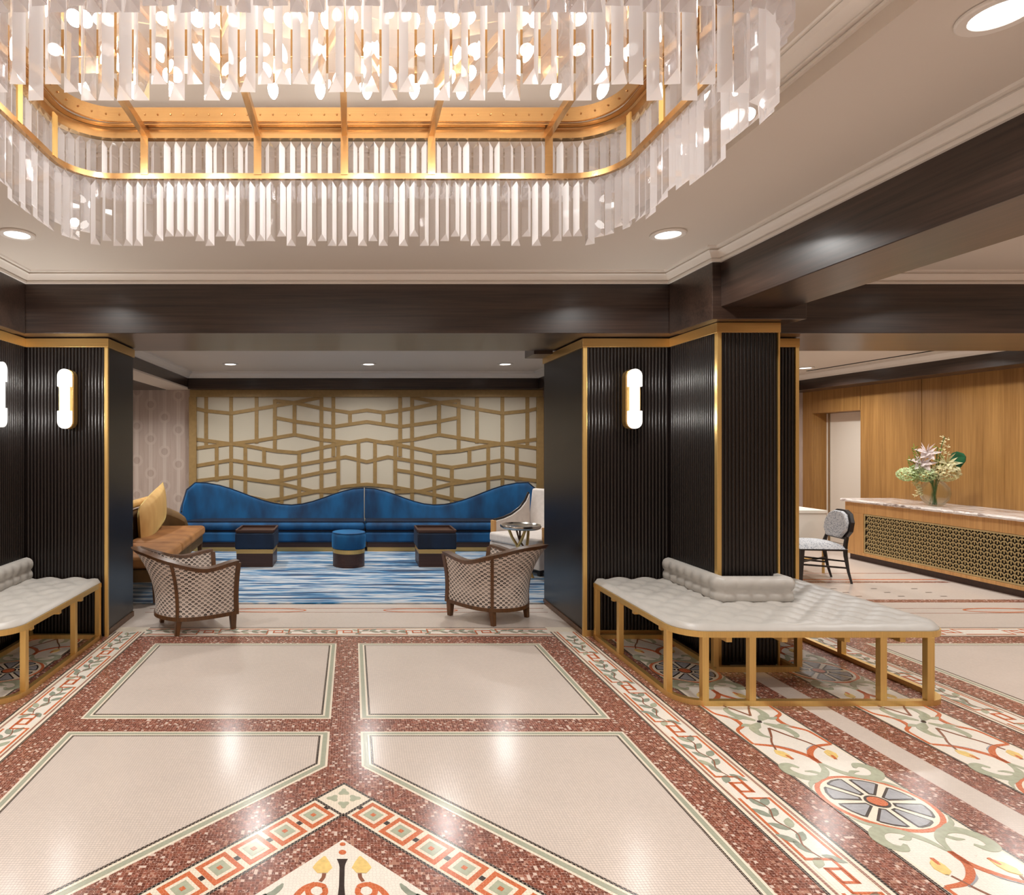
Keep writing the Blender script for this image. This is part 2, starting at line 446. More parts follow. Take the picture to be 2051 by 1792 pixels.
T = .0116
def panel(poly):
    for nm, d, m, k in (('cream_border', 0, 'cream', 2), ('green_border', T, 'green', 3), ('cream_border', 3*T, 'cream', 4), ('black_border', 4*T, 'black', 5), ('panel_field', 5*T, 'field', 6)):
        inlay(nm, inset(poly, d), M[m], k)
PX = 1.45
for side in (-1, 1):
    xs = sorted((XC+side*PX, XC+side*.08))
    panel(rect(xs[0], xs[1], 3.384, 4.668))
    q = [(XC+side*.08, 3.234), (XC+side*PX, 3.234), (XC+side*PX, 2.885-(PX-.08)), (XC+side*.08, 2.885)]
    panel(q[::-1] if side == 1 else q)
    xr = sorted((am(XC+side*PX), am(XC+side*.08)))
    panel(rect(xr[0], xr[1], 3.384, 4.668)); panel(rect(xr[0], xr[1], 1.0, 3.234))

# central diamond
DY = 1.3; R1 = 1.447; R2 = 1.199; R3 = 1.046
dia = lambda r: [(XC-r, DY), (XC, DY-r), (XC+r, DY), (XC, DY+r)]
for nm, r, m, k in (('black_border', R1, 'black', 2), ('cream_border', R1-.018, 'cream', 3), ('black_border', R2+.018, 'black', 4), ('red_band', R2, 'red', 5), ('medallion_field', R3, 'white', 6)):
    inlay(nm, dia(r), M[m], k)
# mosaic squares along the two visible sides of the diamond, one mesh shared
sq = MB()
for a, k, m in ((.0625, 4, 0), (.043, 5, 1), (.030, 6, 2), (.009, 7, 3)):
    sq.prism([(-a, -a), (a, -a), (a, a), (-a, a)], 0, L(k), m, bottom=False)
sqm = sq.mesh('mosaic_square', [M['orange'], M['cream'], M['sage'], M['orange']])
dash = MB().prism([(-.009, -.011), (.009, -.011), (.009, .011), (-.009, .011)], 0, L(4.4), bottom=False).mesh('dark_dash', M['dark'])
A0 = Vector((XC, DY+(R1+R2)/2))
for sx in (-1, 1):
    d = Vector((sx, -1)).normalized()
    for k in range(9):
        q = A0+d*(.171+.147*k); put('mosaic_square', sqm, floor, (q.x, q.y, 0), (0, 0, PI/4))
        q = A0+d*(.171+.147*k-.0735); put('dark_dash', dash, floor, (q.x, q.y, 0), (0, 0, sx*-PI/4))
    n = Vector((-d.y, d.x))     # black line closing the corner tile
    q = A0+d*.0885
    inlay('black_border', [tuple(q+n*.09-d*.006), tuple(q-n*.09-d*.006), tuple(q-n*.09+d*.006), tuple(q+n*.09+d*.006)][::(1 if sx == 1 else -1)], M['black'], 5)
# quatrefoil of the corner tile
lobe = []
for k in range(24):
    a = 2*PI*k/24; r = .019+.0055*math.cos(3*a)
    lobe.append((r*1.15*math.cos(a)+.045, r*math.sin(a)*1.05))
lb = MB().prism(lobe, 0, L(5), bottom=False).mesh('quatrefoil_lobe', M['sage'])
for k in range(4): put('quatrefoil_lobe', lb, floor, (A0.x, A0.y, 0), (0, 0, k*PI/2))

def stroke(pts, widths, k, n=6, base=0):
    """flat inlaid ribbon of varying width along a smooth curve"""
    P = catmull([(a, b) for a, b in pts], n); Wd = []
    m = len(pts)-1
    for i in range(len(P)):
        u = i/n; j = min(int(u), m-1); f = u-j
        Wd.append(widths[j]*(1-f)+widths[j+1]*f)
    Lf = []; Rt = []
    for i, p in enumerate(P):
        t = (P[min(i+1, len(P)-1)]-P[max(i-1, 0)]).normalized(); nn = Vector((-t.y, t.x))
        Lf.append(p+nn*Wd[i]/2); Rt.append(p-nn*Wd[i]/2)
    b = MB(); z = L(k); N = len(P)
    v = [(q.x, q.y, z) for q in Lf]+[(q.x, q.y, z) for q in Rt]+[(q.x, q.y, 0) for q in Lf]+[(q.x, q.y, 0) for q in Rt]
    f = []
    for i in range(N-1):
        f += [(i, N+i, N+i+1, i+1), (i, i+1, 2*N+i+1, 2*N+i), (N+i, 3*N+i, 3*N+i+1, N+i+1)]
    return b.add(v, f)

# medallion figure (top of the diamond)
def med(name, pts, w, m, k=8, both=True):
    for s in ((-1, 1) if both else (1,)):
        stroke([(XC+s*x, DY+y) for x, y in pts], w, k).build(name, M[m], floor)
for y, r in ((1.018, .011), (.972, .014)):
    MB().prism([(XC+r*math.cos(2*PI*i/14), DY+y+r*.9*math.sin(2*PI*i/14)) for i in range(14)], 0, L(8), bottom=False).build('orange_dot', M['orange'], floor)
med('baluster', [(0, .935), (0, .92), (0, .89), (0, .80), (0, .745), (0, .72)], [.040, .030, .018, .018, .026, .052], 'dark', both=False)
med('baluster_knop', [(0, .722), (0, .705), (0, .69)], [.05, .066, .04], 'brown', 9, False)
med('baluster', [(0, .69), (0, .66), (0, .55), (0, .4)], [.03, .03, .022, .05], 'dark', both=False)
med('spiral_inlay', [(.057, .79), (.055, .765), (.075, .745), (.105, .755), (.112, .785), (.09, .806), (.065, .8), (.057, .79)], [.019]*8, 'orange', 8)
med('spiral_inlay', [(.09, .81), (.125, .79), (.148, .755), (.15, .72), (.145, .66)], [.02, .02, .022, .024, .026], 'orange', 7)
med('flower_stem', [(.062, .86), (.064, .84), (.074, .82)], [.014, .013, .012], 'brown')
med('yellow_flower', [(.064, .95), (.067, .92), (.069, .89), (.068, .862)], [.006, .044, .07, .034], 'yellow')
med('olive_leaf', [(.2, .81), (.21, .79), (.235, .76), (.30, .73)], [.006, .02, .022, .01], 'leafgreen')
med('olive_leaf', [(.25, .76), (.28, .73), (.33, .70), (.4, .66)], [.01, .025, .03, .02], 'leafgreen')
med('orange_point', [(.27, .706), (.23, .69), (.16, .66)], [.004, .03, .06], 'orange')

# --- leaf borders
def line(x0, x1, y0, y1, m, k): return inlay({'black': 'black_line', 'cream': 'cream_band', 'brownline': 'brown_line', 'white': 'white_band', 'orange': 'orange_line'}[m], rect(x0, x1, y0, y1), M[m], k)
leafm = [MB().prism([(0, 0), (.012, .010), (.030, .0125), (.046, .007), (.058, 0), (.046, -.008), (.028, -.0115), (.011, -.008)], 0, L(5), bottom=False).mesh('leaf', M[m]) for m in ('leafgreen', 'sage')]
def flat(segs, m, name, k):
    b = MB()
    for (x0, y0), (x1, y1) in segs:
        w = .006; xa, xb = sorted((x0, x1)); ya, yb = sorted((y0, y1)); b.prism(rect(xa-w, xb+w, ya-w, yb+w), 0, L(k), bottom=False)
    return b.mesh(name, M[m])
kA = [(-.085, -.064), (-.085, .030), (.034, .030), (.034, -.024), (-.030, -.024)]
segs = []
for pl in (kA, [(-x, -y) for x, y in kA]): segs += list(zip(pl[:-1], pl[1:]))
keym = flat(segs, 'orange', 'key_knot', 5)      # local x along the band
stemm = stroke([(-.19, .0), (-.12, .018), (-.04, -.012), (.04, .016), (.12, -.012), (.19, .012)], [.004, .006, .006, .006, .006, .004], 5.2).mesh('leaf_stem', M['brown'])
LEAFS = [(-.18, .01, 2.6), (-.16, .015, .5), (-.17, -.01, -2.3), (-.10, .02, .75), (-.09, .01, -.55), (-.02, -.005, .8), (-.01, -.01, -.7), (.06, .012, .6), (.065, .008, -.75), (.13, -.005, .55), (.14, -.006, -.5)]
def leaf_band(c, a0, a1, along_y, first, detail=True):
    """band of width .24 centred on c, from a0 to a1; keys every .555"""
    hw = .1205
    def R(t0, t1, s0, s1): return (c+t0, c+t1, s0, s1) if along_y else (s0, s1, c+t0, c+t1)
    line(*R(-hw, hw, a0, a1), 'cream', 2)
    for s in (-1, 1):
        for t0, t1, m in ((.1085, .1205, 'black'), (.080, .092, 'brownline')):
            q = sorted((s*t0, s*t1)); line(*R(q[0], q[1], a0, a1), m, 3)
    line(*R(-.07, .07, a0, a1), 'white', 3)
    rz = PI/2 if along_y else 0
    keys = [first+.555*k for k in range(-12, 20) if a0+.05 < first+.555*k < a1-.05]
    ends = [a0]+keys+[a1]
    for i in range(len(ends)-1):
        s0 = ends[i]+(.085 if i else 0); s1 = ends[i+1]-(.085 if i < len(ends)-2 else 0)
        for sg in (-1, 1): line(*R(sg*.064-.006, sg*.064+.006, s0, s1), 'orange', 4)
        if not detail: continue
        mid = ends[i]+.2775 if i else ends[i+1]-.2775
        if mid-.1 < a0 or mid+.1 > a1: continue
        def pt(x, y): return (c-y, mid+x, 0) if along_y else (mid+x, c+y, 0)
        put('leaf_stem', stemm, floor, pt(0, 0), (0, 0, rz))
        for j, (x, y, a) in enumerate(LEAFS):
            put('leaf', leafm[(i+j) % 2 if j % 3 == 0 else 0], floor, pt(x, y), (0, 0, rz+a+random.uniform(-.2, .2)), (1.3, 1.5, 1))
    for k in keys: put('key_knot', keym, floor, (c, k, 0) if along_y else (k, c, 0), (0, 0, rz))
leaf_band(1.7035, 1.6, YB+.12, True, 2.152)
leaf_band(mir(1.7035), 2.2, YB+.12, True, 2.24)
leaf_band(am(1.7035), 2.2, YB+.12, True, 2.3)
leaf_band(4.955, mir(1.583), 1.583, False, XC)
leaf_band(4.955, am(1.583), 6.95, False, am(XC), False)
line(mir(1.824), mir(1.583), YB, 5.08, 'cream', 2.4); line(1.583, 1.824, YB, 5.08, 'cream', 2.4)

# --- scroll bands with wheels
ring = lambda r, n=40, sy=.95: [(r*math.cos(2*PI*i/n), r*sy*math.sin(2*PI*i/n)) for i in range(n)]
def wedge(k, r0, r1, g):
    a0 = 2*PI*k/8; a1 = a0+PI/4; pts = []
    off = g
    ac = (a0+a1)/2; cx, cy_ = math.cos(ac)*off, math.sin(ac)*off
    for a, r in ((a0, r0), (a0+.02, r1*.97), (a0+.12, r1), ((a0+a1)/2, r1), (a1-.12, r1), (a1-.02, r1*.97), (a1, r0)): pts.append((cx+r*math.cos(a), cy_+r*.95*math.sin(a)))
    return pts
WM = {}
WM['wheel_rim'] = MB().prism(ring(.215), 0, L(5), 0, False).prism(ring(.196), 0, L(6), 1, False).mesh('wheel_rim', [M['orange'], M['cream']])
w = MB(); w.prism(wedge(0, .035, .158, .022), 0, L(7), 0, False); w.prism(inset(wedge(0, .035, .158, .022), .0095), 0, L(8), 1, False)
WM['wheel_wedge'] = w.mesh('wheel_wedge', [M['dark'], M['grey']])
WM['wheel_hub'] = MB().prism(ring(.046, 24), 0, L(9), 0, False).prism(ring(.036, 24), 0, L(10), 1, False).mesh('wheel_hub', [M['dark'], M['orange']])
SC = [('acanthus_scroll', [(.004, .315), (.030, .245), (.09, .195), (.155, .19), (.198, .235), (.192, .285), (.155, .30), (.128, .275)], [.012, .03, .034, .046, .05, .044, .034, .012], 'sage', 6),
      ('acanthus_tip', [(.09, .195), (.135, .165), (.175, .14), (.208, .09)], [.026, .024, .018, .004], 'sage', 5.6),
      ('acanthus_tip', [(.06, .215), (.09, .24), (.125, .245)], [.016, .022, .004], 'sage', 5.8),
      ('orange_scroll', [(.002, .315), (.0, .367), (.034, .425), (.102, .478), (.19, .50)], [.018, .024, .026, .020, .014], 'orange', 6.4),
      ('grey_accent', [(.012, .395), (.045, .448), (.11, .497)], [.004, .022, .006], 'grey', 6.2),
      ('orange_scroll', [(.195, .50), (.19, .585), (.18, .65), (.125, .70), (.112, .75)], [.014, .013, .016, .022, .024], 'orange', 6.4),
      ('yellow_flower', [(.10, .355), (.112, .385), (.122, .415), (.13, .44)], [.006, .044, .05, .01], 'yellow', 6.8),
      ('orange_dash', [(.102, .352), (.106, .372), (.11, .39)], [.012, .016, .010], 'orange', 7.2),
      ('brown_stem', [(.0, .675), (.045, .59), (.09, .52), (.12, .445)], [.012, .010, .009, .008], 'brown', 6.6),
      ('acanthus_leaf', [(.012, .735), (.05, .70), (.085, .665), (.09, .60), (.06, .565)], [.014, .046, .042, .03, .006], 'sage', 7),
      ('acanthus_leaf', [(.06, .70), (.10, .71), (.135, .69)], [.02, .03, .006], 'sage', 6.9)]
SM = {}
for sx in (-1, 1):
    for sy in (-1, 1):
        for i, (nm, pts, wd, m, k) in enumerate(SC):
            SM[(sx, sy, i)] = (nm, stroke([(sx*x, sy*y) for x, y in pts], wd, k+.02*i, 5).mesh(nm, M[m]))
dotm = MB().prism(ring(.012, 10), 0, L(8), 0, False).mesh('dark_dot', M['dark'])
def scroll_band(xc, ymax, wheels, parts):
    hw = .216
    inlay('white_band', rect(xc-hw, xc+hw, -3, ymax), M['white'], 3)
    for s in (-1, 1):
        a, b = sorted((xc+s*hw, xc+s*(hw-.012))); inlay('black_line', rect(a, b, -3, ymax), M['black'], 4)
        a, b = sorted((xc+s*(hw-.012), xc+s*(hw-.024))); inlay('cream_band', rect(a, b, -3, ymax), M['cream'], 4)
    for yw in wheels:
        put('wheel_rim', WM['wheel_rim'], floor, (xc, yw, 0))
        for k in range(8): put('wheel_wedge', WM['wheel_wedge'], floor, (xc, yw, 0), (0, 0, PI/8*0+k*PI/4))
        put('wheel_hub', WM['wheel_hub'], floor, (xc, yw, 0))
    for (yw, sy) in parts:
        for sx in (-1, 1):
            for i in range(len(SC)):
                nm, me = SM[(sx, sy, i)]; put(nm, me, floor, (xc, yw, 0))
        if sy == 1: put('dark_dot', dotm, floor, (xc, yw+.75, 0))
scroll_band(2.201, YB, (2.594, 4.094), ((2.594, -1), (2.594, 1), (4.094, -1), (4.094, 1)))
scroll_band(am(2.201), YB, (2.594, 4.094), ((2.594, 1), (4.094, -1), (4.094, 1)))
scroll_band(mir(2.201), YB, (4.094,), ((4.094, -1), (4.094, 1)))

# thin lines of the floors beyond the bands
def ovalring(name, cx, cy_, rx, ry, w, m, k=2):
    n = 28; b = MB(); v = []
    for i in range(n):
        a = 2*PI*i/n
        v += [(cx+rx*math.cos(a), cy_+ry*math.sin(a), L(k)), (cx+(rx-w)*math.cos(a), cy_+(ry-w)*math.sin(a), L(k))]
    b.add(v, [(2*i, 2*((i+1) % n), 2*((i+1) % n)+1, 2*i+1) for i in range(n)]).build(name, M[m], floor)
for cx in (-.75, .62): ovalring('orange_oval', cx, 5.6, .34, .07, .02, 'orange')
inlay('brown_line', rect(-1.85, 1.75, 5.66, 5.675), M['brownline'], 1.5); inlay('brown_line', rect(-1.85, 1.75, 5.53, 5.54), M['brownline'], 1.5)
ovalring('orange_oval', 5.85, 5.6, .32, .08, .025, 'orange')
inlay('brown_line', rect(3.5, 6.5, 5.66, 5.672), M['brownline'], 1.5); inlay('brown_line', rect(3.5, 6.5, 5.50, 5.512), M['brownline'], 1.5)
inlay('red_band', rect(3.5, 6.5, 5.88, 5.99), M['red'], 1); inlay('red_band', rect(3.5, 6.5, 6.72, 6.78), M['red'], 1)
inlay('orange_line', rect(3.5, 6.5, 6.86, 6.9), M['orange'], 1); inlay('brown_line', rect(3.5, 6.5, 7.2, 7.23), M['brownline'], 1)
dm = MB().prism(rect(-.03, .03, -.008, .008), 0, L(2), bottom=False).mesh('dark_dash', M['dark'])
for i in range(6):
    for y in (6.12, 6.28, 6.44): put('dark_dash', dm, floor, (3.75+.42*i, y, 0))

# ================================================================== CEILINGS
def struct(o, label, cat): return tag(o, label, cat, kind='structure')
TX0, TX1, TY0, TY1 = mir(1.651), 1.651, .62, 2.92
b = MB()
b.box(-3.7, TX0, -3.6, 5.2, ZC, ZC+.25).box(TX1, 7.5, -3.6, 5.2, ZC, ZC+.25).box(TX0, TX1, -3.6, TY0, ZC, ZC+.25).box(TX0, TX1, TY1, 5.2, ZC, ZC+.25)
ceil1 = struct(b.build('ceiling', M['ceiling']), 'warm white painted ceiling of the lobby with a raised tray', 'ceiling')
MB().box(TX0-.01, TX1+.01, TY0-.01, TY1+.01, ZC+.145, ZC+.25).build('tray_ceiling', M['ceiling'], ceil1)
crown = [(0, .058), (.016, .058), (.016, .068), (.007, .071), (.007, .077), (.022, .080), (.022, .086), (.014, .089), (.03, .104), (.05, .126), (.07, .134), (.062, .138), (.078, .140), (.084, .146), (0, .146)]
MB().sweep([(TX0, TY0), (TX1, TY0), (TX1, TY1), (TX0, TY1)], [(o, ZC+z) for o, z in crown], closed=True).build('tray_crown', M['cornice'], ceil1, smooth=18)
ceil2 = struct(MB().box(-3.7, 7.5, 5.15, 9.95, ZL, ZL+.3).build('ceiling', M['ceiling']), 'lower white ceiling over the lounge and the desk area beyond the beam', 'ceiling')
struct(MB().box(6.60, 6.63, 5.7, 9.0, ZL-.006, ZL+.01).build('trim_shadow_line', M['void']), 'dark strip standing in for the cornice shadow on the far right ceiling', 'shadow strip')  # shadow line of the cornice, put in as a dark strip

cor = [(0, -.01), (.018, -.01), (.018, .006), (.009, .009), (.009, .015), (.022, .019), (.03, .034), (.044, .048), (.056, .054), (.048, .059), (.048, .065), (.072, .068), (.076, .08), (0, .08)]
def cornice(name, path, z, prof, label, flip=1): 
    return struct(MB().sweep(path, [(flip*o, z+h) for o, h in prof]).build(name, M['cornice'], smooth=18), label, 'cornice')
cornice('trim_cornice', [(2.445, -3.5), (2.445, 4.1), (2.386, 4.1), (2.386, 4.66), (mir(2.386), 4.66), (mir(2.386), 4.1), (mir(2.445), 4.1), (mir(2.445), -3.5)], ZW, cor, 'white moulded cornice running round the lobby ceiling above the beams')
cornice('trim_cornice', [(7.16, 4.66), (3.01, 4.66), (3.01, 4.1), (2.93, 4.1), (2.93, -3.5)], ZW, cor, 'white moulded cornice of the right hand bay above its beam')
corL = [(0, -.005), (.02, -.005), (.03, .02), (.06, .05), (.085, .06), (.09, .09), (0, .09)]
cornice('trim_cornice', [(2.75, 5.5), (2.75, 9.12), (-2.42, 9.12), (-2.42, 5.5)], ZL-.088, corL, 'white cornice around the blue sofa lounge ceiling')
cornice('trim_cornice', [(6.83, 5.5), (6.83, 9.7), (3.5, 9.7)], ZL-.088, corL, 'white cornice above the oak wall')

# ================================================================== BEAMS
def beam(x0, x1, y0, y1, z0, z1, m, label, bev=.004): return struct(MB().box(x0, x1, y0, y1, z0, z1).build('beam', M[m], bevel=bev), label, 'beam')
beam(-3.65, 7.3, 4.66, 5.54, ZS, ZC+.05, 'wenge_x', 'long dark wood beam crossing the room above the lounge opening')
beam(2.445, 2.93, -3.5, 4.658, 2.412, ZC+.05, 'wenge_y', 'dark wood beam running overhead from the right pillar towards the viewer')
beam(mir(2.93), mir(2.445), -3.5, 4.658, 2.412, ZC+.05, 'wenge_y', 'dark wood beam running overhead from the left pillar')
beam(2.386, 3.012, 4.1, 4.657, ZS-.006, ZC+.04, 'wenge_x', 'dark wood capital block on top of the right pillar')
beam(mir(3.012), mir(2.386), 4.1, 4.657, ZS-.006, ZC+.04, 'wenge_x', 'dark wood capital block on top of the left pillar')
beam(-2.42, 2.75, 9.12, 9.36, 2.318, ZL+.02, 'wenge_x', 'dark wood beam above the gold lattice screen')
beam(-2.8, -2.42, 5.545, 9.36, 2.345, ZL+.02, 'wenge_y', 'dark wood beam along the left edge of the lounge ceiling')
struct(MB().box(-2.8, -2.42, 5.545, 9.36, 2.325, 2.344).build('trim_soffit', M['plaster']), 'pale soffit strip under the left lounge beam', 'soffit')
beam(-3.62, -2.81, 5.545, 9.36, 2.322, ZL+.02, 'wenge_y', 'dark wood lowered ceiling left of the lounge')
beam(2.755, 3.0, 5.87, 9.36, 2.318, ZL+.02, 'wenge_y', 'dark wood beam along the right edge of the lounge ceiling')
beam(1.63, 1.80, 5.545, 5.84, 2.31, ZL-.01, 'wenge_x', 'small dark wood bulkhead beside the right pier top')
beam(6.83, 7.32, 5.545, 9.86, 2.325, ZL+.02, 'wenge_y', 'dark wood beam along the top of the oak wall')
beam(3.45, 6.825, 9.70, 9.86, 2.325, ZL+.02, 'wenge_x', 'dark wood beam across the far right end wall')

# ================================================================== WALLS
def wall(name, label, m, *bx): return struct(MB().box(*bx).build(name, M[m]), label, 'wall')
wall('wall_back', 'taupe wall with a pod and stem wallpaper behind the gold seat', 'wallpaper', -3.65, 3.0, 9.365, 9.6, 0, 2.9)
wall('wall_left', 'plain wall closing the left side', 'plaster', -3.85, -3.65, -3.6, 9.6, 0, 3.0)
wall('wall_front', 'plain wall at the viewer\'s end of the lobby', 'plaster', -3.65, 7.3, -3.75, -3.55, 0, 3.0)
wall('wall_partition', 'wall between the lounge and the desk area', 'wallpaper', 3.0, 3.45, 5.87, 9.9, 0, 2.6)
wall('wall_end', 'patterned wallpaper strip at the far end of the desk area', 'wallpaper', 3.45, 7.62, 9.865, 10.0, 0, 2.6)
wr = struct(MB().box(7.2, 7.62, 9.655, 9.862, 0, 2.6).box(7.2, 7.62, -3.55, 8.745, 0, 2.6).box(7.2, 7.62, 8.746, 9.654, 1.985, 2.6).build('wall_right', M['oak']), 'oak panelled right wall behind the counter', 'wall')
py = [8.745, 7.80, 6.35, 4.9, 3.4, 1.9, .4, -1.1, -2.6, -3.54]
for a, c in zip(py[1:], py[:-1]): MB().box(7.178, 7.2, a+.004, c-.004, 0, 2.6).build('oak_panel', M['oak'], wr, bevel=.003)
MB().box(7.178, 7.2, 9.655, 9.86, 0, 2.6).build('oak_panel', M['oak'], wr, bevel=.003)
MB().box(7.178, 7.2, 8.75, 9.65, 1.985, 2.6).build('oak_panel', M['oak'], wr, bevel=.003)
d1 = struct(MB().box(7.40, 7.45, 8.72, 9.68, 0.005, 1.98).build('door_1', M['doorwhite'], bevel=.003), 'plain off-white door set deep in the oak wall', 'door')
MB().box(7.385, 7.40, 9.57, 9.60, .005, 1.98).build('door_edge_strip', M['chrome'], d1)
MB().box(7.365, 7.385, 8.80, 8.92, .98, 1.0).build('door_handle', M['chrome'], d1, bevel=.004)

# ================================================================== COLUMNS (fluted dark piers with brass edges)
def fluted(p0, p1, z0, z1, parent, pitch=.0265):
    p0 = Vector(p0); p1 = Vector(p1); d = (p1-p0); n = max(1, round(d.length/pitch)); t = d.normalized(); o = Vector((t.y, -t.x))
    out = []
    for i in range(n):
        for k in range(6):
            a = PI*k/6
            out.append(p0+t*((i+.5-.5*math.cos(a))*d.length/n)+o*(.0095*math.sin(a)))
    out.append(p1); K = len(out)
    v = [(q.x, q.y, z0) for q in out]+[(q.x, q.y, z1) for q in out]
    return MB().add(v, [(i, i+1, K+i+1, K+i) for i in range(K-1)]).build('fluted_panel', M['wenge_z'], parent, smooth=50)
ZG = 2.26
def column(xa, xb, pa, pb, yb, label):
    """pier from xa to xb (front at 4.83), pillar from pa to pb (front at 4.2); paths run left to right so the flutes face the viewer"""
    YF, YP = 4.835, 4.205
    c = MB().box(xa+.012, xb-.012, YF+.012, yb, 0, ZS-.002).box(pa+.012, pb-.012, YP+.012, YF+.012, 0, ZS-.008).build('column', M['wenge_z'])
    struct(c, label, 'column')
    fluted((xa+.03, YF+.012), (pa, YF+.012), .02, ZG, c); fluted((pb, YF+.012), (xb-.03, YF+.012), .02, ZG, c)
    fluted((pa+.03, YP+.012), (pb-.012, YP+.012), .02, ZG, c)
    fluted((pa+.012, YF), (pa+.012, YP+.03), .02, ZG, c); fluted((pb-.012, YP+.03), (pb-.012, YF), .02, ZG, c)
    for x0, x1, y0, y1 in ((xa, xa+.032, YF-.004, YF+.02), (xb-.028, xb, YF-.004, YF+.02), (pa, pa+.03, YP-.004, YP+.03), (pb-.012, pb, YP-.004, YP+.03)):
        MB().box(x0, x1, y0, y1, 0, ZG).build('brass_edge', M['brass'], c, bevel=.002)
    for bx in ((xa-.004, pa, YF-.006, YF+.03), (pb, xb+.004, YF-.006, YF+.03), (pa-.004, pb+.004, YP-.006, YP+.03), (pa-.004, pa+.03, YP+.03, YF-.006), (pb-.03, pb+.004, YP+.03, YF-.006),
               (xa-.004, xa+.03, YF+.03, yb), (xb-.03, xb+.004, YF+.03, yb)):
        MB().box(*bx, ZG, ZS-.009).build('brass_band', M['brass_x'], c, bevel=.002)
    MB().box(xa+.006, pa, YF-.002, YF+.03, 0, .05).build('plinth', M['brass_x'], c, bevel=.002)
    MB().box(xa+.002, xa+.03, YF+.03, yb, 0, .045).build('plinth', M['walnut'], c, bevel=.002)
    MB().box(xb-.03, xb-.002, YF+.03, yb, 0, .045).build('plinth', M['walnut'], c, bevel=.002)
    return c
column(1.804, 3.49, 2.479, 2.906, 5.85, 'dark fluted wood pier with brass edges on the right, its pillar rising out of the bench')
column(-3.56, -1.905, mir(2.906), mir(2.479), 5.42, 'dark fluted wood pier with brass edges on the left behind the left bench')

# ================================================================== DOWNLIGHTS
ringm = MB().lathe([(.070, .004), (.074, -.004), (.098, -.006), (.103, -.002), (.103, .006), (.070, .006)], 28).mesh('trim_ring', M['cornice'], 40)
lensm = MB().lathe([(.0001, .0), (.071, .0), (.071, .004), (.0001, .004)], 24).mesh('lens', M['lens'])
def downlight(x, y, z, label, group, power, col=NEUTRAL, spread=150, rng=None):
    t = empty('ceiling_downlight', (x, y, z-.008), label=label, cat='ceiling light', group=group)
    put('trim_ring', ringm, t); put('lens', lensm, t, (0, 0, .001))
    l = bpy.data.lights.new('downlight_lamp', 'AREA'); l.shape = 'DISK'; l.size = .14; l.energy = power*LAMP; l.color = col; l.spread = math.radians(spread)
    put('downlight_lamp', l, t, (0, 0, -.012))
    return t
G1 = 'round downlights in the lobby ceiling'
downlight(1.94, 1.85, ZC, 'large round downlight at the top right corner of the lobby ceiling', G1, 34)
downlight(1.94, 3.80, ZC, 'round downlight right of the chandelier near the far cornice corner', G1, 34)
downlight(-2.055, 3.80, ZC, 'round downlight left of the chandelier near the left cornice', G1, 34)
downlight(-2.055, 1.85, ZC, 'round lobby downlight out of view to the left', G1, 34)
for x, w in ((-2.055, 'left'), (0, 'middle'), (1.94, 'right')):
    for y, q in ((-.3, 'just'), (-2.3, 'far')): downlight(x, y, ZC, 'round lobby downlight ' + q + ' behind the viewer, ' + w + ' one of its row', 'unseen downlights behind the viewer', 42)
for x, w in ((-1.61, 'left'), (.22, 'middle'), (2.03, 'right')):
    downlight(x, 8.2, ZL, {'left': 'small downlight in the lounge ceiling above the left half of the blue sofa', 'middle': 'small downlight in the lounge ceiling above the sofa seam', 'right': 'small downlight in the lounge ceiling above the white armchair side'}[w], 'downlights over the blue sofa', 37)
for x, w in ((-1.0, 'left'), (1.0, 'right')): downlight(x, 6.5, ZL, w + ' lounge downlight hidden behind the crossing beam', 'hidden downlights of the lounge', 34)
downlight(6.3, 8.6, ZL, 'small downlight in the far right ceiling near the oak wall', 'downlights over the counter', 55)
for y, w in ((6.5, 'near'), (8.3, 'far')): downlight(5.0, y, ZL, w + ' added unseen lamp above the desk to brighten the counter front', 'added lamps over the desk', 30)  # unseen pair added to light the counter front and the floor there
for y, w in ((6.9, 'the flower vase'), (5.9, 'the near end of the grille')): downlight(6.35, y, ZL, 'counter downlight above ' + w + ', hidden by the beam', 'hidden downlights over the counter', 26)
for x, y, w in ((4.6, 3.8, 'far row, left'), (6.3, 3.8, 'far row, right'), (4.6, 1.85, 'middle row, left'), (6.3, 1.85, 'middle row, right'), (4.6, 0, 'near row, left'), (6.3, -.5, 'near row, right')): downlight(x, y, ZC, 'downlight of the right bay behind the overhead beam, ' + w, 'hidden downlights of the right bay', 36)
downlight(-3.0, 7.9, 2.32, 'unseen downlight added to brighten the nook wallpaper left of the lounge', 'added nook lamp', 44)  # added lamp, out of sight, to lift the dim wallpaper
downlight(-3.3, 2.5, ZC, 'downlight of the left bay out of view', 'unseen downlight at the left', 25)

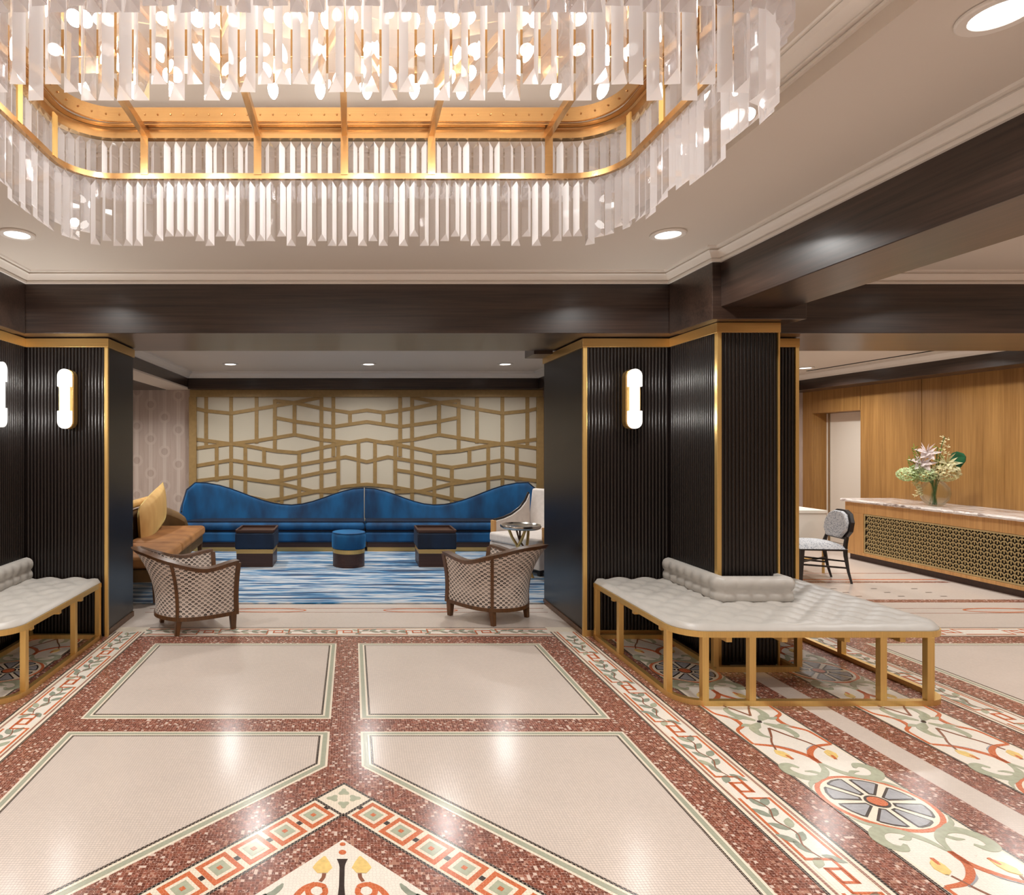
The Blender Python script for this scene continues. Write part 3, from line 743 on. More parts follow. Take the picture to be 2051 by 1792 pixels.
# ================================================================== SCONCES
def stadium(w, h, n=10):
    r = w/2; out = []
    for k in range(n+1): a = PI*k/n; out.append((r*math.cos(a), h/2-r+r*math.sin(a)))
    for k in range(n+1): a = PI+PI*k/n; out.append((r*math.cos(a), -h/2+r+r*math.sin(a)))
    return out
def sconce(loc, rz, label):
    t = empty('wall_sconce', loc, rz, label, 'wall lamp', 'glowing sconces on the dark piers')
    Rm = Matrix.Rotation(PI/2, 4, 'X')           # outline stands up, thickness along -y
    b = MB().prism(stadium(.115, .46), 0, .07); b.xform(Rm); b.build('back_plate', M['brass'], t, bevel=.003)
    c = MB().prism(stadium(.105, .455), .07, .078); c.xform(Rm); c.build('face_plate', M['brass'], t)
    o = stadium(.106, .458); cap = [q for q in o if q[1] > .09] 
    capt = [(.053, .092)]+[q for q in o if q[1] > .1]+[(-.053, .092)]
    capb = [(-.053, -.092)]+[q for q in o if q[1] < -.1]+[(.053, -.092)]
    for pl in (capt, capb):
        e = MB().prism(pl, .079, .112); e.xform(Rm); e.build('opal_cap', M['sconce'], t, bevel=.004)
    e = MB().prism([(-.036, -.0915), (.036, -.0915), (.036, .0915), (-.036, .0915)], .079, .108); e.xform(Rm); e.build('opal_tube', M['sconce'], t, bevel=.006)
    for z in (-.15, .15):
        l = bpy.data.lights.new('sconce_lamp', 'POINT'); l.energy = 4.5; l.color = WARM; l.shadow_soft_size = .03
        put('sconce_lamp', l, t, (0, -.15, z))
sconce((2.165, 4.8365, 1.85), 0, 'glowing sconce on the right pier above the bench')
sconce((-2.20, 4.8365, 1.85), 0, 'glowing sconce on the left pier beside its brass edge')
sconce((mir(2.479)+.0, 4.33, 1.85), PI/2, 'glowing sconce just entering at the left picture edge')

# ================================================================== CHANDELIER
CH = empty('chandelier', (XC, 1.823, 1.5), label='large brass chandelier with two tiers of hanging crystal prisms', cat='chandelier')
HX, HY = 1.01, .485
def rrect(hx, hy, r, step=.03):
    pts = []
    for cx, cy_, a0 in ((hx-r, hy-r, 0), (-hx+r, hy-r, PI/2), (-hx+r, -hy+r, PI), (hx-r, -hy+r, 1.5*PI)):
        for k in range(9): a = a0+PI/2*k/8; pts.append((cx+r*math.cos(a), cy_+r*math.sin(a)))
    return pts
RB = M['brass_chair']
# lower ring, upper channel (two bands) - offsets to the left of a counter-clockwise path point inwards
MB().sweep(rrect(HX, HY, .16), [(-.004, .986), (.012, .986), (.012, 1.006), (-.004, 1.006)], closed=True).build('lower_ring', RB, CH, smooth=40)
MB().sweep(rrect(HX+.02, HY+.02, .18), [(-.015, 1.146), (.012, 1.146), (.012, 1.176), (.020, 1.180), (-.015, 1.180)], closed=True).build('channel', RB, CH, smooth=30)
MB().sweep(rrect(HX-.02, HY-.02, .16), [(0, 1.189), (.01, 1.189), (.01, 1.240), (0, 1.240)], closed=True).build('upper_band', RB, CH, smooth=30)
MB().sweep(rrect(HX-.0, HY-.0, .16), [(-.03, 1.181), (.020, 1.181), (.020, 1.188), (-.03, 1.188)], closed=True).build('shelf_ring', RB, CH, smooth=30)
def along(path, spacing, count=None):
    P = [Vector(p) for p in path]; P.append(P[0]); cum = [0]
    for a, b2 in zip(P[:-1], P[1:]): cum.append(cum[-1]+(b2-a).length)
    n = count or round(cum[-1]/spacing); out = []
    j = 0
    for i in range(n):
        s = cum[-1]*i/n
        while cum[j+1] < s: j += 1
        a, b2 = P[j], P[j+1]; t = (b2-a).normalized(); out.append((a+t*(s-cum[j]), t))
    return out
# rivets on the upper band
rv = MB()
for q, t in along(rrect(HX-.032, HY-.032, .15), .047): rv.ellipsoid((q.x, q.y, 1.214), (.0035, .0035, .0035), 6, 4)
tag(rv.build('rivets', RB, CH), kind='stuff')
# cross arms, hangers, spine with bulbs, rods
arms = [-.735, -.315, .007, .33, .765]
for x in arms:
    MB().box(x-.011, x+.011, -HY-.01, HY+.01, 1.142, 1.172).build('cross_arm', RB, CH, bevel=.002)
    for sy in (-1, 1): MB().box(x-.014, x+.014, sy*(HY-.012)-.003, sy*(HY-.012)+.003, 1.0, 1.15).build('hanger_strip', RB, CH)
for sx in (-1, 1):
    for y in (-.24, .1, .33): MB().box(sx*(HX-.012)-.003, sx*(HX-.012)+.003, y-.014, y+.014, 1.0, 1.15).build('hanger_strip', M['brass'], CH)
MB().box(-.88, .88, -.035, .045, 1.118, 1.2).build('spine', RB, CH, bevel=.003)
for x in (-.66, 0, .66): MB().tube([(x, 0, 1.195), (x, 0, 1.44)], .012, 10).build('hanging_rod', RB, CH, smooth=40)
bulbm = MB().lathe([(.0001, 0), (.009, .002), (.013, .010), (.0165, .024), (.0155, .038), (.011, .050), (.005, .058), (.0001, .060)], 12).mesh('bulb', M['bulb'], 60)
sockm = MB().lathe([(.0001, 0), (.013, 0), (.013, .05), (.0001, .05)], 12).mesh('bulb_socket', RB, 40)
for k in range(12):
    x = -.797+.1466*k
    for sy in (-1, 1):
        d = Vector((0, sy*.88, -.47)).normalized(); rot = Vector((0, 0, 1)).rotation_difference(d).to_euler()
        p0 = Vector((x, .005+sy*.03, 1.140)); s_ = put('bulb_socket', sockm, CH, p0, rot); put('bulb', bulbm, CH, p0+d*.048, rot)
        if k % 2 == 0:
            l = bpy.data.lights.new('bulb_lamp', 'POINT'); l.energy = 8.5*LAMP; l.color = WARM; l.shadow_soft_size = .02
            put('bulb_lamp', l, CH, p0+d*.15)
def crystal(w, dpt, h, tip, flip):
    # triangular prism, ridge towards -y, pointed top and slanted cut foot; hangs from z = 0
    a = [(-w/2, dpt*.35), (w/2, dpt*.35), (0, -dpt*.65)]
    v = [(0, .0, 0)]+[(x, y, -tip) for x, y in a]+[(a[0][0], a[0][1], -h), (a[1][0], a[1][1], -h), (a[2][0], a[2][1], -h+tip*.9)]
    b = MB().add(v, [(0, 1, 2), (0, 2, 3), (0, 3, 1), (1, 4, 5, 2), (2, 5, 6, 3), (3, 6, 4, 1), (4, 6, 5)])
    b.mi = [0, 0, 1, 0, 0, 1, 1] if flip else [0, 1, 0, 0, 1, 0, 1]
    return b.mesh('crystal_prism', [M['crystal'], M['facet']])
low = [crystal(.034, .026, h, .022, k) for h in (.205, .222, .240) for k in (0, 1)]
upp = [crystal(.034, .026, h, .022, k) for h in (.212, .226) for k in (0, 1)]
def hang(hx, hy, r, z, meshes, count):
    for i, (q, t) in enumerate(along(rrect(hx, hy, r), 0, count)):
        ang = math.atan2(t.y, t.x)                    # ridge (-y local): keep it facing out on the front and sides, in on the back
        if q.y > hy-.02: ang += PI
        put('crystal_prism', random.choice(meshes), CH, (q.x, q.y, z), (0, 0, ang+random.uniform(-.12, .12)))
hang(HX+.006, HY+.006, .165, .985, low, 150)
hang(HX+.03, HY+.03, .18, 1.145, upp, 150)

# ================================================================== LATTICE SCREEN
YL = 9.3
LS = empty('lattice_screen', (.18, YL, 0), label='gold zigzag lattice over cream glass panels behind the blue sofa', cat='screen')
def lz(zx, zy): return ((380+zx/2.8486-705)*.0075-.18, 1.5+(890-(770+zy/2.8486))*.0075)
gx = [lz(40, 0)[0], lz(752, 0)[0], lz(1268, 0)[0], lz(1980, 0)[0]]
ztop = lz(0, 68)[1]
for a, c in zip(gx[:-1], gx[1:]): MB().box(a+.003, c-.003, -.006, .03, .35, ztop).build('glass_panel', M['panelglass'], LS)
MB().box(lz(5, 0)[0], lz(2010, 0)[0], -.05, .04, ztop-.01, 2.317).build('frame_head', M['goldpaint'], LS, bevel=.004)
MB().box(lz(0, 0)[0], lz(42, 0)[0], -.05, .04, .3, ztop-.011).build('frame_side', M['goldpaint'], LS, bevel=.004)
MB().box(lz(1976, 0)[0], lz(2015, 0)[0], -.05, .04, .3, ztop-.011).build('frame_side', M['goldpaint'], LS, bevel=.004)
LK = [0]
def lat(pts, w=.05):
    LK[0] += 1; yf = -.016-.00012*LK[0]
    P = [Vector(lz(*p)) for p in pts]; b = MB()
    v = []
    for i, p in enumerate(P):
        a = (P[i]-P[i-1]).normalized() if i else (P[1]-P[0]).normalized(); c = (P[i+1]-P[i]).normalized() if i < len(P)-1 else a
        n = (Vector((-a.y, a.x))+Vector((-c.y, c.x))).normalized()*w/2
        v += [(p.x+n.x, yf, p.y+n.y), (p.x-n.x, yf, p.y-n.y), (p.x-n.x, -.0065, p.y-n.y), (p.x+n.x, -.0065, p.y+n.y)]
    f = [(0, 1, 2, 3), tuple(4*(len(P)-1)+k for k in (0, 1, 2, 3))]
    for i in range(len(P)-1): f += [(4*i+k, 4*i+(k+1) % 4, 4*i+4+(k+1) % 4, 4*i+4+k) for k in range(4)]
    b.add(v, f).build('lattice_bar', M['goldpaint'], LS)
V = [(95, 70, 345), (237, 70, 760), (382, 70, 335), (486, 85, 370), (598, 108, 290), (752, 66, 760), (820, 70, 410), (155, 348, 550), (318, 345, 700), (425, 362, 455),
     (525, 475, 760), (625, 385, 760), (848, 345, 600), (915, 162, 222), (963, 325, 580)]
Zg = [[(42, 138), (95, 150), (237, 164), (382, 140), (600, 103), (752, 74)], [(486, 92), (600, 105), (752, 136), (915, 160), (1010, 146)], [(486, 188), (600, 210), (820, 240), (1010, 212)],
      [(42, 312), (237, 338), (382, 320), (600, 285), (752, 315), (915, 331), (1010, 314)], [(42, 362), (237, 337), (330, 350), (486, 378), (610, 388), (752, 360), (900, 330)],
      [(42, 462), (237, 430), (525, 472), (752, 435), (890, 412), (1010, 440)], [(42, 548), (237, 525), (380, 545), (525, 565), (700, 607), (850, 612)], [(440, 554), (525, 545), (625, 525), (752, 500), (848, 486)],
      [(318, 680), (430, 662), (525, 650), (625, 628), (752, 602), (880, 580), (1010, 568)], [(42, 640), (150, 628), (237, 622), (318, 634), (440, 662), (625, 720), (752, 735)]]
for x, a, c in V:
    lat([(x, a), (x, c)], .056); lat([(2020-x, a), (2020-x, c)], .056)
for pl in Zg:
    if pl[-1][0] == 1010: lat(pl+[(2020-x, y) for x, y in pl[-2::-1]])
    else: lat(pl); lat([(2020-x, y) for x, y in pl[::-1]])

# ================================================================== RUG
tag(MB().box(-2.38, 2.62, 5.82, 8.98, .0005, .014).build('striped_rug', M['rug'], bevel=.004), 'blue and white streaked rug under the lounge seating', 'rug')

# ================================================================== BLUE BANQUETTE SOFA (two halves)
def smooth(t): t = max(0, min(1, t)); return t*t*(3-2*t)
def sofa_half(x_end, x_mid, label):
    """outer end at x_end with a forward-curving wing, inner end at x_mid; local origin at the middle of the base"""
    sg = 1 if x_mid > x_end else -1; Ln = abs(x_mid-x_end)
    t = empty('banquette_sofa', ((x_end+x_mid)/2, 8.9, .014), label=label, cat='sofa', group='two halves of the blue wave back banquette')
    ox = x_end-(x_end+x_mid)/2
    plan = [(.02, -.33), (.0, -.22), (.03, -.10), (.12, .02), (.26, .09), (.45, .12)]+[(.45+(Ln-.45-.006)*k/14, .13) for k in range(1, 15)]
    top = []
    for x, y in plan:
        if x < .13: top.append(.55+.385*smooth((y+.33)/.34))
        else:
            u = (x-.12)/(Ln-.12); a = .935; v_ = .602; c = .85
            top.append(v_+(a-v_)*(.5+.5*math.cos(PI*min(1, u/.56))) if u < .56 else v_+(c-v_)*(.5-.5*math.cos(PI*(u-.56)/.44)))
    path = [(ox+sg*x, y) for x, y in plan]
    secs = []
    for h in top:
        s_ = []
        for k in range(5): z = .42+(h-.06-.42)*k/4; s_.append((.055-.03*(k/4), z))
        for k in range(1, 6): a = PI*k/6; s_.append((.025*math.cos(a)-.0*k, h-.06+.06*math.sin(a)))
        s_ += [(-.03, h-.06), (-.05, .42)]
        secs.append([(o*-sg, z) for o, z in s_])
    b = MB().sweep(path, secs).build('backrest', M['blue'], t, smooth=60)
    pp = [(ox+sg*x, y) for x, y in plan]
    pipe = MB().tube([(x, y, h+.002) for (x, y), h in zip(pp, top)], .010, 6).build('piping', M['navy'], b, smooth=60)
    x0, x1 = sorted((ox+sg*.03, ox+sg*(Ln-.004)))
    MB().box(x0, x1, -.33, .10, .30, .40).build('seat_cushion', M['blue'], t, smooth=60, bevel=.042, seg=4)
    MB().box(x0+.01, x1, -.29, .14, .27, .42).build('seat_deck', M['navy'], t)
    MB().box(x0, x1, -.32, .10, .13, .268).build('front_rail', M['blue'], t, smooth=60, bevel=.025, seg=3)
    MB().box(x0+.03, x1, -.28, .12, .056, .13).build('plinth', M['base_wood'], t)
    MB().box(x0+.03, x1, -.285, .12, 0, .056).build('brass_kick_plate', M['brass_x'], t)
    return t
sofa_half(-2.38, .18, 'left half of the blue velvet wave back sofa, beside the gold seat')
sofa_half(2.66, .18, 'right half of the blue velvet wave back sofa, behind the white armchair')

# ================================================================== CUBE TABLES AND STOOL
def cube_table(x, y, label):
    t = empty('cube_table', (x, y, .014), label=label, cat='side table', group='blue velvet cube tables with wooden trays')
    a = .225
    MB().box(-a+.005, a-.005, -a+.005, a-.005, 0, .165).build('base', M['base_wood'], t, bevel=.004)
    MB().box(-a+.003, a-.003, -a+.003, a-.003, .165, .215).build('brass_band', M['brass_x'], t, bevel=.002)
    MB().box(-a-.012, a+.012, -a-.012, a+.012, .216, .415).build('upholstered_body', M['navy'], t, smooth=60, bevel=.02, seg=3)
    MB().box(-a, a, -a, a, .415, .425).build('tray', M['base_wood'], t)
    b = MB()
    for s in (-1, 1):
        b.box(-a, a, s*a-.012, s*a+.012, .4255, .45); b.box(s*a-.012, s*a+.012, -a+.0121, a-.0121, .4255, .45)
    b.build('tray_rim', M['base_wood'], t)
cube_table(-1.18, 7.72, 'blue velvet cube table with wooden tray at the left, nearest the gold seat')
cube_table(1.03, 7.72, 'blue velvet cube table with wooden tray at the right, nearest the white armchair')
t = empty('round_stool', (-.04, 7.62, .014), label='round blue velvet stool with brass band and dark wood base', cat='stool')
MB().lathe([(.0001, 0), (.195, 0), (.195, .165), (.0001, .165)], 36).build('base', M['base_wood'], t, smooth=40)
MB().lathe([(.0001, .166), (.198, .166), (.198, .214), (.0001, .214)], 36).build('brass_band', M['brass'], t, smooth=40)
MB().lathe([(.0001, .215), (.19, .215), (.206, .23), (.208, .36), (.205, .39), (.19, .412), (.17, .417), (.0001, .422)], 36).build('cushion', M['bluetop'], t, smooth=60)
MB().lathe([(.198, .405), (.204, .41), (.198, .415), (.192, .41)], 36).build('piping', M['blue'], t, smooth=60)

# ================================================================== GOLD LOVESEAT
def pillow(w, h, th, n=14):
    b = MB()
    for s in (-1, 1):
        v = []
        for i in range(n+1):
            for j in range(n+1):
                u = 2*i/n-1; q = 2*j/n-1
                k = ((1-abs(u)**2.6)*(1-abs(q)**2.6))**.5
                pin = 1-.03*(1-abs(u*q))*(abs(u)**4+abs(q)**4)*.5
                v.append((u*w/2*pin, s*th/2*k, q*h/2*pin))
        b.add(v, [(i*(n+1)+j, (i+1)*(n+1)+j, (i+1)*(n+1)+j+1, i*(n+1)+j+1) for i in range(n) for j in range(n)])
    return b
t = empty('gold_loveseat', (-2.16, 7.05, .014), .06, 'gold velvet loveseat with dark rounded arm, left of the blue sofa', 'sofa')
# local: +x front, y along its length
for y0, y1 in ((-1.28, -.39), (-.385, 1.02)):
    MB().box(-.30, .31, y0, y1, .315, .435).build('seat_cushion', M['gold'], t, smooth=60, bevel=.045, seg=4)
MB().box(-.34, .27, -1.3, 1.04, .20, .312).build('seat_rail', M['olive'], t, bevel=.012)
MB().sweep([(.10, 1.1), (-.2, 1.13), (-.33, 1.07), (-.38, .9), (-.38, -1.3)], [[(o, z) for o, z in s_] for s_ in (
    [(-.04, .22), (.04, .22), (.04, .50), (.0, .53), (-.04, .50)], [(-.05, .22), (.05, .22), (.05, .64), (.0, .68), (-.05, .64)],
    [(-.05, .22), (.05, .22), (.05, .66), (.0, .70), (-.05, .66)], [(-.05, .22), (.05, .22), (.05, .70), (.0, .745), (-.05, .70)], [(-.05, .22), (.05, .22), (.05, .72), (.0, .76), (-.05, .72)])]).build('backrest', M['olive'], t, smooth=50, sub=1)
p1 = pillow(1.12, .50, .18).build('back_cushion', M['goldpillow'], t, (-.22, .45, .65), (.0, -.2, PI/2), smooth=60)
p2 = pillow(.9, .48, .17).build('back_cushion', M['goldpillow'], t, (-.25, -.82, .64), (.0, -.12, PI/2), smooth=60)
MB().tube([(-.36, -.2, .80), (-.36, .8, .79)], .045, 10).build('head_roll', M['goldpillow'], t, smooth=60)
for x, y in ((.24, -.42), (.24, 1.0), (-.34, -1.2), (-.34, 1.0), (.24, -1.25)): MB().bar((x, y, 0), (x, y, .2), .035, .035, .055, .055).build('leg', M['walnut'], t)

# ================================================================== WHITE ARMCHAIR and branch table
t = empty('white_armchair', (2.27, 7.49, .014), math.radians(210), 'off-white high back armchair with sloping dark trimmed arms, right end of the lounge', 'armchair')
# local +x = facing direction
MB().box(-.26, .45, -.40, .40, .30, .415).build('seat', M['whitefab'], t, smooth=60, bevel=.03, seg=3)
MB().box(-.30, .43, -.405, .405, .07, .298).build('seat_base', M['whitefab'], t, bevel=.01)
b = MB(); b.sweep([(-.27, .43), (-.30, 0), (-.27, -.43)], [[(-.07, .28), (.06, .28), (-.05, .92), (-.12, .92)]]*3); b.build('backrest', M['whitefab'], t, smooth=50, bevel=.025, seg=3)
for s in (-1, 1):
    pl = [(-.24, .30), (.35, .30), (.35, .54), (.20, .56), (.06, .60), (-.08, .67), (-.18, .76), (-.24, .86)]
    v = [(x, s*.415-.03, z) for x, z in pl]+[(x, s*.415+.03, z) for x, z in pl]; K = len(pl)
    a = MB().add(v, [tuple(range(K)), tuple(range(K, 2*K))]+[(i, (i+1) % K, K+(i+1) % K, K+i) for i in range(K)]).build('arm', M['whitefab'], t, bevel=.008)
    MB().tube([(x, s*.415, z+.012) for x, z in pl[2:]], .015, 8).build('arm_trim', M['black_wood'], a, smooth=60)
    MB().box(.34, .375, s*.415-.033, s*.415+.033, .298, .55).build('arm_post', M['oak_light'], t, bevel=.003)
for x in (-.26, .38):
    for s in (-1, 1): MB().bar((x, s*.36, 0), (x, s*.36, .07), .04, .04, .05, .05).build('leg', M['black_wood'], t)
t = empty('branch_table', (1.86, 6.83, .014), label='small round silver table on twisted branch legs in front of the white armchair', cat='side table')
MB().lathe([(.0001, .565), (.20, .56), (.215, .57), (.222, .59), (.215, .605), (.205, .592), (.0001, .586)], 30).build('hammered_top', M['chrome'], t, smooth=50)
for k in range(3):
    a = 2*PI*k/3+.4; ca, sa = math.cos(a), math.sin(a)
    pts = catmull([(.17*ca, .17*sa, 0), (.12*ca-.05*sa, .12*sa+.05*ca, .16), (.05*ca+.04*sa, .05*sa-.04*ca, .32), (.10*ca, .10*sa, .46), (.13*ca-.03*sa, .13*sa+.03*ca, .562)], 5)
    l_ = MB().tube(pts, [.016]*len(pts), 7).build('branch_leg', M['brass'], t, smooth=60)
    MB().tube(catmull([(.05*ca+.04*sa, .05*sa-.04*ca, .32), (.0, .03, .42), (-.06*ca, -.06*sa, .562)], 4), .011, 6).build('twig', M['walnut'], l_, smooth=60)

# ================================================================== BARREL CHAIRS
def barrel_chair(loc, rz, label):
    t = empty('barrel_chair', loc, rz, label, 'armchair', 'low barrel chairs with fan patterned backs')
    half = [(.285, -.285), (.15, -.30), (.0, -.30), (-.11, -.275), (-.20, -.215), (-.262, -.11), (-.285, 0)]
    plan = catmull(half+[(x, -y) for x, y in half[-2::-1]], 4); N = len(plan)
    cum = [0]
    for a, c in zip(plan[:-1], plan[1:]): cum.append(cum[-1]+(c-a).length)
    tot = cum[-1]
    def top(s):
        u = s/tot; u = min(u, 1-u)
        if u < .17: return .562-.035*smooth(u/.17)
        return .527+.145*smooth((u-.17)/.30)
    def flare(s):
        u = s/tot; u = min(u, 1-u); return .045+.125*smooth((u-.12)/.34)
    secsO = []; NZ = 10
    nrm = []
    for i in range(N):
        d = (plan[min(i+1, N-1)]-plan[max(i-1, 0)]).normalized(); nrm.append(Vector((d.y, -d.x)))
    # path runs from the right arm round the back: outward normal is to the right
    def pt(i, z, off):
        h = top(cum[i]); k = max(0, (z-.14)/(h-.14)); o = flare(cum[i])*k**2.0+off-.012*math.sin(PI*k)
        q = plan[i]-nrm[i]*(-o) if False else plan[i]+nrm[i]*o
        return (q.x, q.y, z)
    cen = plan[N//2]
    if (plan[N//2]+nrm[N//2]*.1).x > cen.x: nrm = [-q for q in nrm]
    sh = MB(); idx = {}
    def grid(off, m, uvs=True, rev=False):
        base = len(sh.v); v = []
        for i in range(N):
            h = top(cum[i])-.012
            for j in range(NZ+1):
                z = .14+(h-.14)*j/NZ; v.append(pt(i, z, off)); sh.uv[base+len(v)-1] = (cum[i], z)
        sh.add(v, [(i*(NZ+1)+j, (i+1)*(NZ+1)+j, (i+1)*(NZ+1)+j+1, i*(NZ+1)+j+1) for i in range(N-1) for j in range(NZ)], m)
        return base
    a = grid(0, 0); c = grid(-.055, 0)
    K = NZ+1
    sh.add([], [])
    for i in range(N-1):
        for j in (0, NZ):
            sh.f.append((a+i*K+j, a+(i+1)*K+j, c+(i+1)*K+j, c+i*K+j)); sh.mi.append(0)
    for i in (0, N-1):
        for j in range(NZ): sh.f.append((a+i*K+j, a+i*K+j+1, c+i*K+j+1, c+i*K+j)); sh.mi.append(0)
    sh.build('upholstered_shell', M['fan'], t, smooth=50)
    # wooden top trim
    v = []
    for i in range(N):
        h = top(cum[i])
        for off, dz in ((.008, -.030), (.012, .004), (-.062, .006), (-.062, -.016)): v.append(pt(i, h+dz, off)[:2]+(h+dz,))
    f = [(4*i+k, 4*i+(k+1) % 4, 4*i+4+(k+1) % 4, 4*i+4+k) for i in range(N-1) for k in range(4)]+[(0, 1, 2, 3), tuple(4*(N-1)+k for k in range(4))]
    MB().add(v, f).build('top_rail', M['walnut'], t, smooth=50)
    v = []
    for i in range(N):
        for off, z in ((.008, .118), (.008, .148), (-.05, .148), (-.05, .118)): v.append(pt(i, .14, off)[:2]+(z,))
    MB().add(v, f).build('bottom_rail', M['walnut'], t, smooth=50)
    # posts: arm fronts and rear corners, following the flare
    def post(i, w, name):
        d = Vector((-nrm[i].y, nrm[i].x)); v = []
        for j in range(NZ+1):
            z = .12+(top(cum[i])-.018-.12)*j/NZ; q = Vector(pt(i, max(z, .14), 0)[:2])
            for a_, b_ in ((-w/2, .010), (w/2, .010), (w/2, -.06), (-w/2, -.06)):
                p_ = q+d*a_+nrm[i]*b_; v.append((p_.x, p_.y, z))
        MB().add(v, [(4*j+k, 4*j+(k+1) % 4, 4*j+4+(k+1) % 4, 4*j+4+k) for j in range(NZ) for k in range(4)]+[(0, 1, 2, 3), tuple(4*NZ+k for k in range(4))]).build(name, M['walnut'], t, smooth=45)
    ir = min(range(N//2), key=lambda i: abs(plan[i].x+.185))
    for i in (0, N-1): post(i, .04, 'arm_post')
    for i in (ir, N-1-ir): post(i, .026, 'rear_post')
    # seat cushion
    inner = [tuple(plan[i]-nrm[i]*.062) for i in range(N)]
    MB().prism(inner, .15, .33).build('seat_cushion', M['fan'], t, bevel=.02, seg=3)
    for i, s in ((0, .052), (N-1, .052), (ir, .046), (N-1-ir, .046)):
        q = plan[i]-nrm[i]*.02+(Vector((-.02, 0)) if i in (0, N-1) else Vector((0, 0)))
        MB().bar((q.x+(.004 if i in (0, N-1) else -.014), q.y, 0), (q.x, q.y, .125), s*.72, s*.72, s, s).build('leg', M['walnut'], t, bevel=.003)
barrel_chair((-1.335, 5.13, 0), math.radians(32), 'fan patterned barrel chair at the left, standing beside the left pier')
barrel_chair((1.235, 5.39, 0), math.radians(127), 'fan patterned barrel chair at the right, standing beside the right pier')

# ================================================================== BENCHES
def bench(loc, label):
    t = empty('tufted_bench', loc, 0, label, 'bench', 'tufted brass benches wrapped around the pillars')
    # local origin: pillar axis on the floor; x +-.80, front y = fr, back y = bk
    HXb = .80; fr = -.66; bk = .595; R = .17; IN = .255; INY = -.05
    def outline(d, n=7):
        r = R-d; pts = [(-HXb+d, bk)]
        for cx, a0 in ((-HXb+R, PI), (HXb-R, 1.5*PI)):
            for k in range(n+1): a = a0+PI/2*k/n; pts.append((cx+r*math.cos(a), fr+R+r*math.sin(a)))
        pts.append((HXb-d, bk)); return pts
    tube_ = lambda z0, z1, w: [(0, z0), (w, z0), (w, z1), (0, z1)]
    MB().sweep(outline(0), tube_(0.001, .032, .034)).build('floor_rail', M['brass'], t, smooth=40)
    MB().sweep(outline(0), tube_(.394, .428, .036)).build('seat_rail', M['brass'], t, smooth=40)
    inn = [(-IN-.02, bk), (-IN-.02, -.13), (IN+.02, -.13), (IN+.02, bk)]
    MB().sweep(inn, tube_(0.001, .036, .03)).build('inner_floor_rail', M['brass'], t)
    MB().sweep(inn, tube_(.36, .393, .03)).build('inner_seat_rail', M['brass'], t)
    for s in (-1, 1):
        MB().box(*sorted((s*HXb, s*(IN+.02))), bk-.034, bk, .001, .034).build('end_rail', M['brass'], t)
        for y in (-.50, .16, bk-.021): MB().box(*sorted((s*(HXb-.001), s*(HXb-.037))), y-.019, y+.019, .032, .394).build('post', M['brass'], t, bevel=.002)
        for x in (.375, .645): MB().box(s*x-.019, s*x+.019, fr+.001, fr+.037, .032, .394).build('post', M['brass'], t, bevel=.002)
        for y in (-.115, bk-.06): MB().box(s*(IN+.02)-.017, s*(IN+.02)+.017, y-.017, y+.017, .036, .36).build('inner_post', M['brass'], t, bevel=.002)
        for y in (-.40, -.04, .30): MB().box(*sorted((s*(HXb-.02), s*(IN+.02))), y-.016, y+.016, .362, .3935).build('cross_bar', M['brass'], t)
        for x in (.18, .50): MB().box(s*x-.016, s*x+.016, fr+.02, -.13, .362, .3935).build('cross_bar', M['brass'], t)
    # tufted seat: regular grid over the U, snapped to the rounded corners
    st = .0222; nx = 72; ny = 56; d0 = .006
    X = [-HXb+d0+(2*HXb-2*d0)*i/nx for i in range(nx+1)]; Yv = [fr+d0+(bk-fr-d0)*j/ny for j in range(ny+1)]
    hw = IN-.03; hy = -.06; b = MB(); v = []; ins = {}
    for i, x in enumerate(X):
        for j, y in enumerate(Yv):
            px, py_ = x, y; r = R-d0
            cx = HXb-R; cyy = fr+R
            if abs(x) > cx and y < cyy:
                dx, dy = abs(x)-cx, y-cyy; q = math.hypot(dx, dy)
                m = max(dx, -dy)
                if q > 1e-6: k = m/q; px = math.copysign(cx+dx*k, x); py_ = cyy+dy*k
                e = r-min(r, m)
            else: e = min(HXb-d0-abs(x), y-fr-d0)
            e = max(e, 0)
            roll = math.sqrt(max(0, 1-(1-min(e/.035, 1))**2))
            A = (px*1.0+py_)/.20*PI; B = (px-py_)/.20*PI
            tuft = (abs(math.cos(A))*abs(math.cos(B)))**.45
            fade = smooth((e-.02)/.09)
            v.append((px, py_, .430+.022*roll+.021*tuft*fade+.010*(1-fade)*roll))
    f = []
    for i in range(nx):
        for j in range(ny):
            xm = (X[i]+X[i+1])/2; ym = (Yv[j]+Yv[j+1])/2
            if abs(xm) < hw and ym > hy: continue
            a = i*(ny+1)+j; f.append((a, a+ny+1, a+ny+2, a+1))
    b.add(v, f); 
    b.sweep(outline(.006), [(0, .4285), (0, .433)], ring=False)
    b.build('tufted_seat', M['leather'], t, smooth=60)
    # bolster around the pillar
    pts = [(-IN, bk), (-IN, -.095), (-IN+.03, -.125), (IN-.03, -.125), (IN, -.095), (IN, bk)]
    P = []; 
    for a, c in zip(pts[:-1], pts[1:]):
        a = Vector(a); c = Vector(c); k = max(1, round((c-a).length/.02))
        P += [a+(c-a)*q/k for q in range(k)]
    P.append(Vector(pts[-1])); s_ = 0; secs = []
    for i, p in enumerate(P):
        if i: s_ += (P[i]-P[i-1]).length
        tv = abs(math.sin(PI*(s_+.02)/.105))**.5; sec = []
        for k in range(9):
            z = .452+.155*k/8; zr = k/8
            bul = .026*(abs(math.sin(2*PI*min(zr*.95, .97)))**.5)*(.25+.75*tv)
            if zr > .5: bul += .004
            sec.append((-bul+.012, z))
        sec += [(.01, .618), (.035, .626), (.06, .62), (.066, .60), (.066, .452)]
        secs.append(sec)
    MB().sweep([(p.x, p.y) for p in P], secs).build('tufted_bolster', M['leather'], t, smooth=70)
    return t
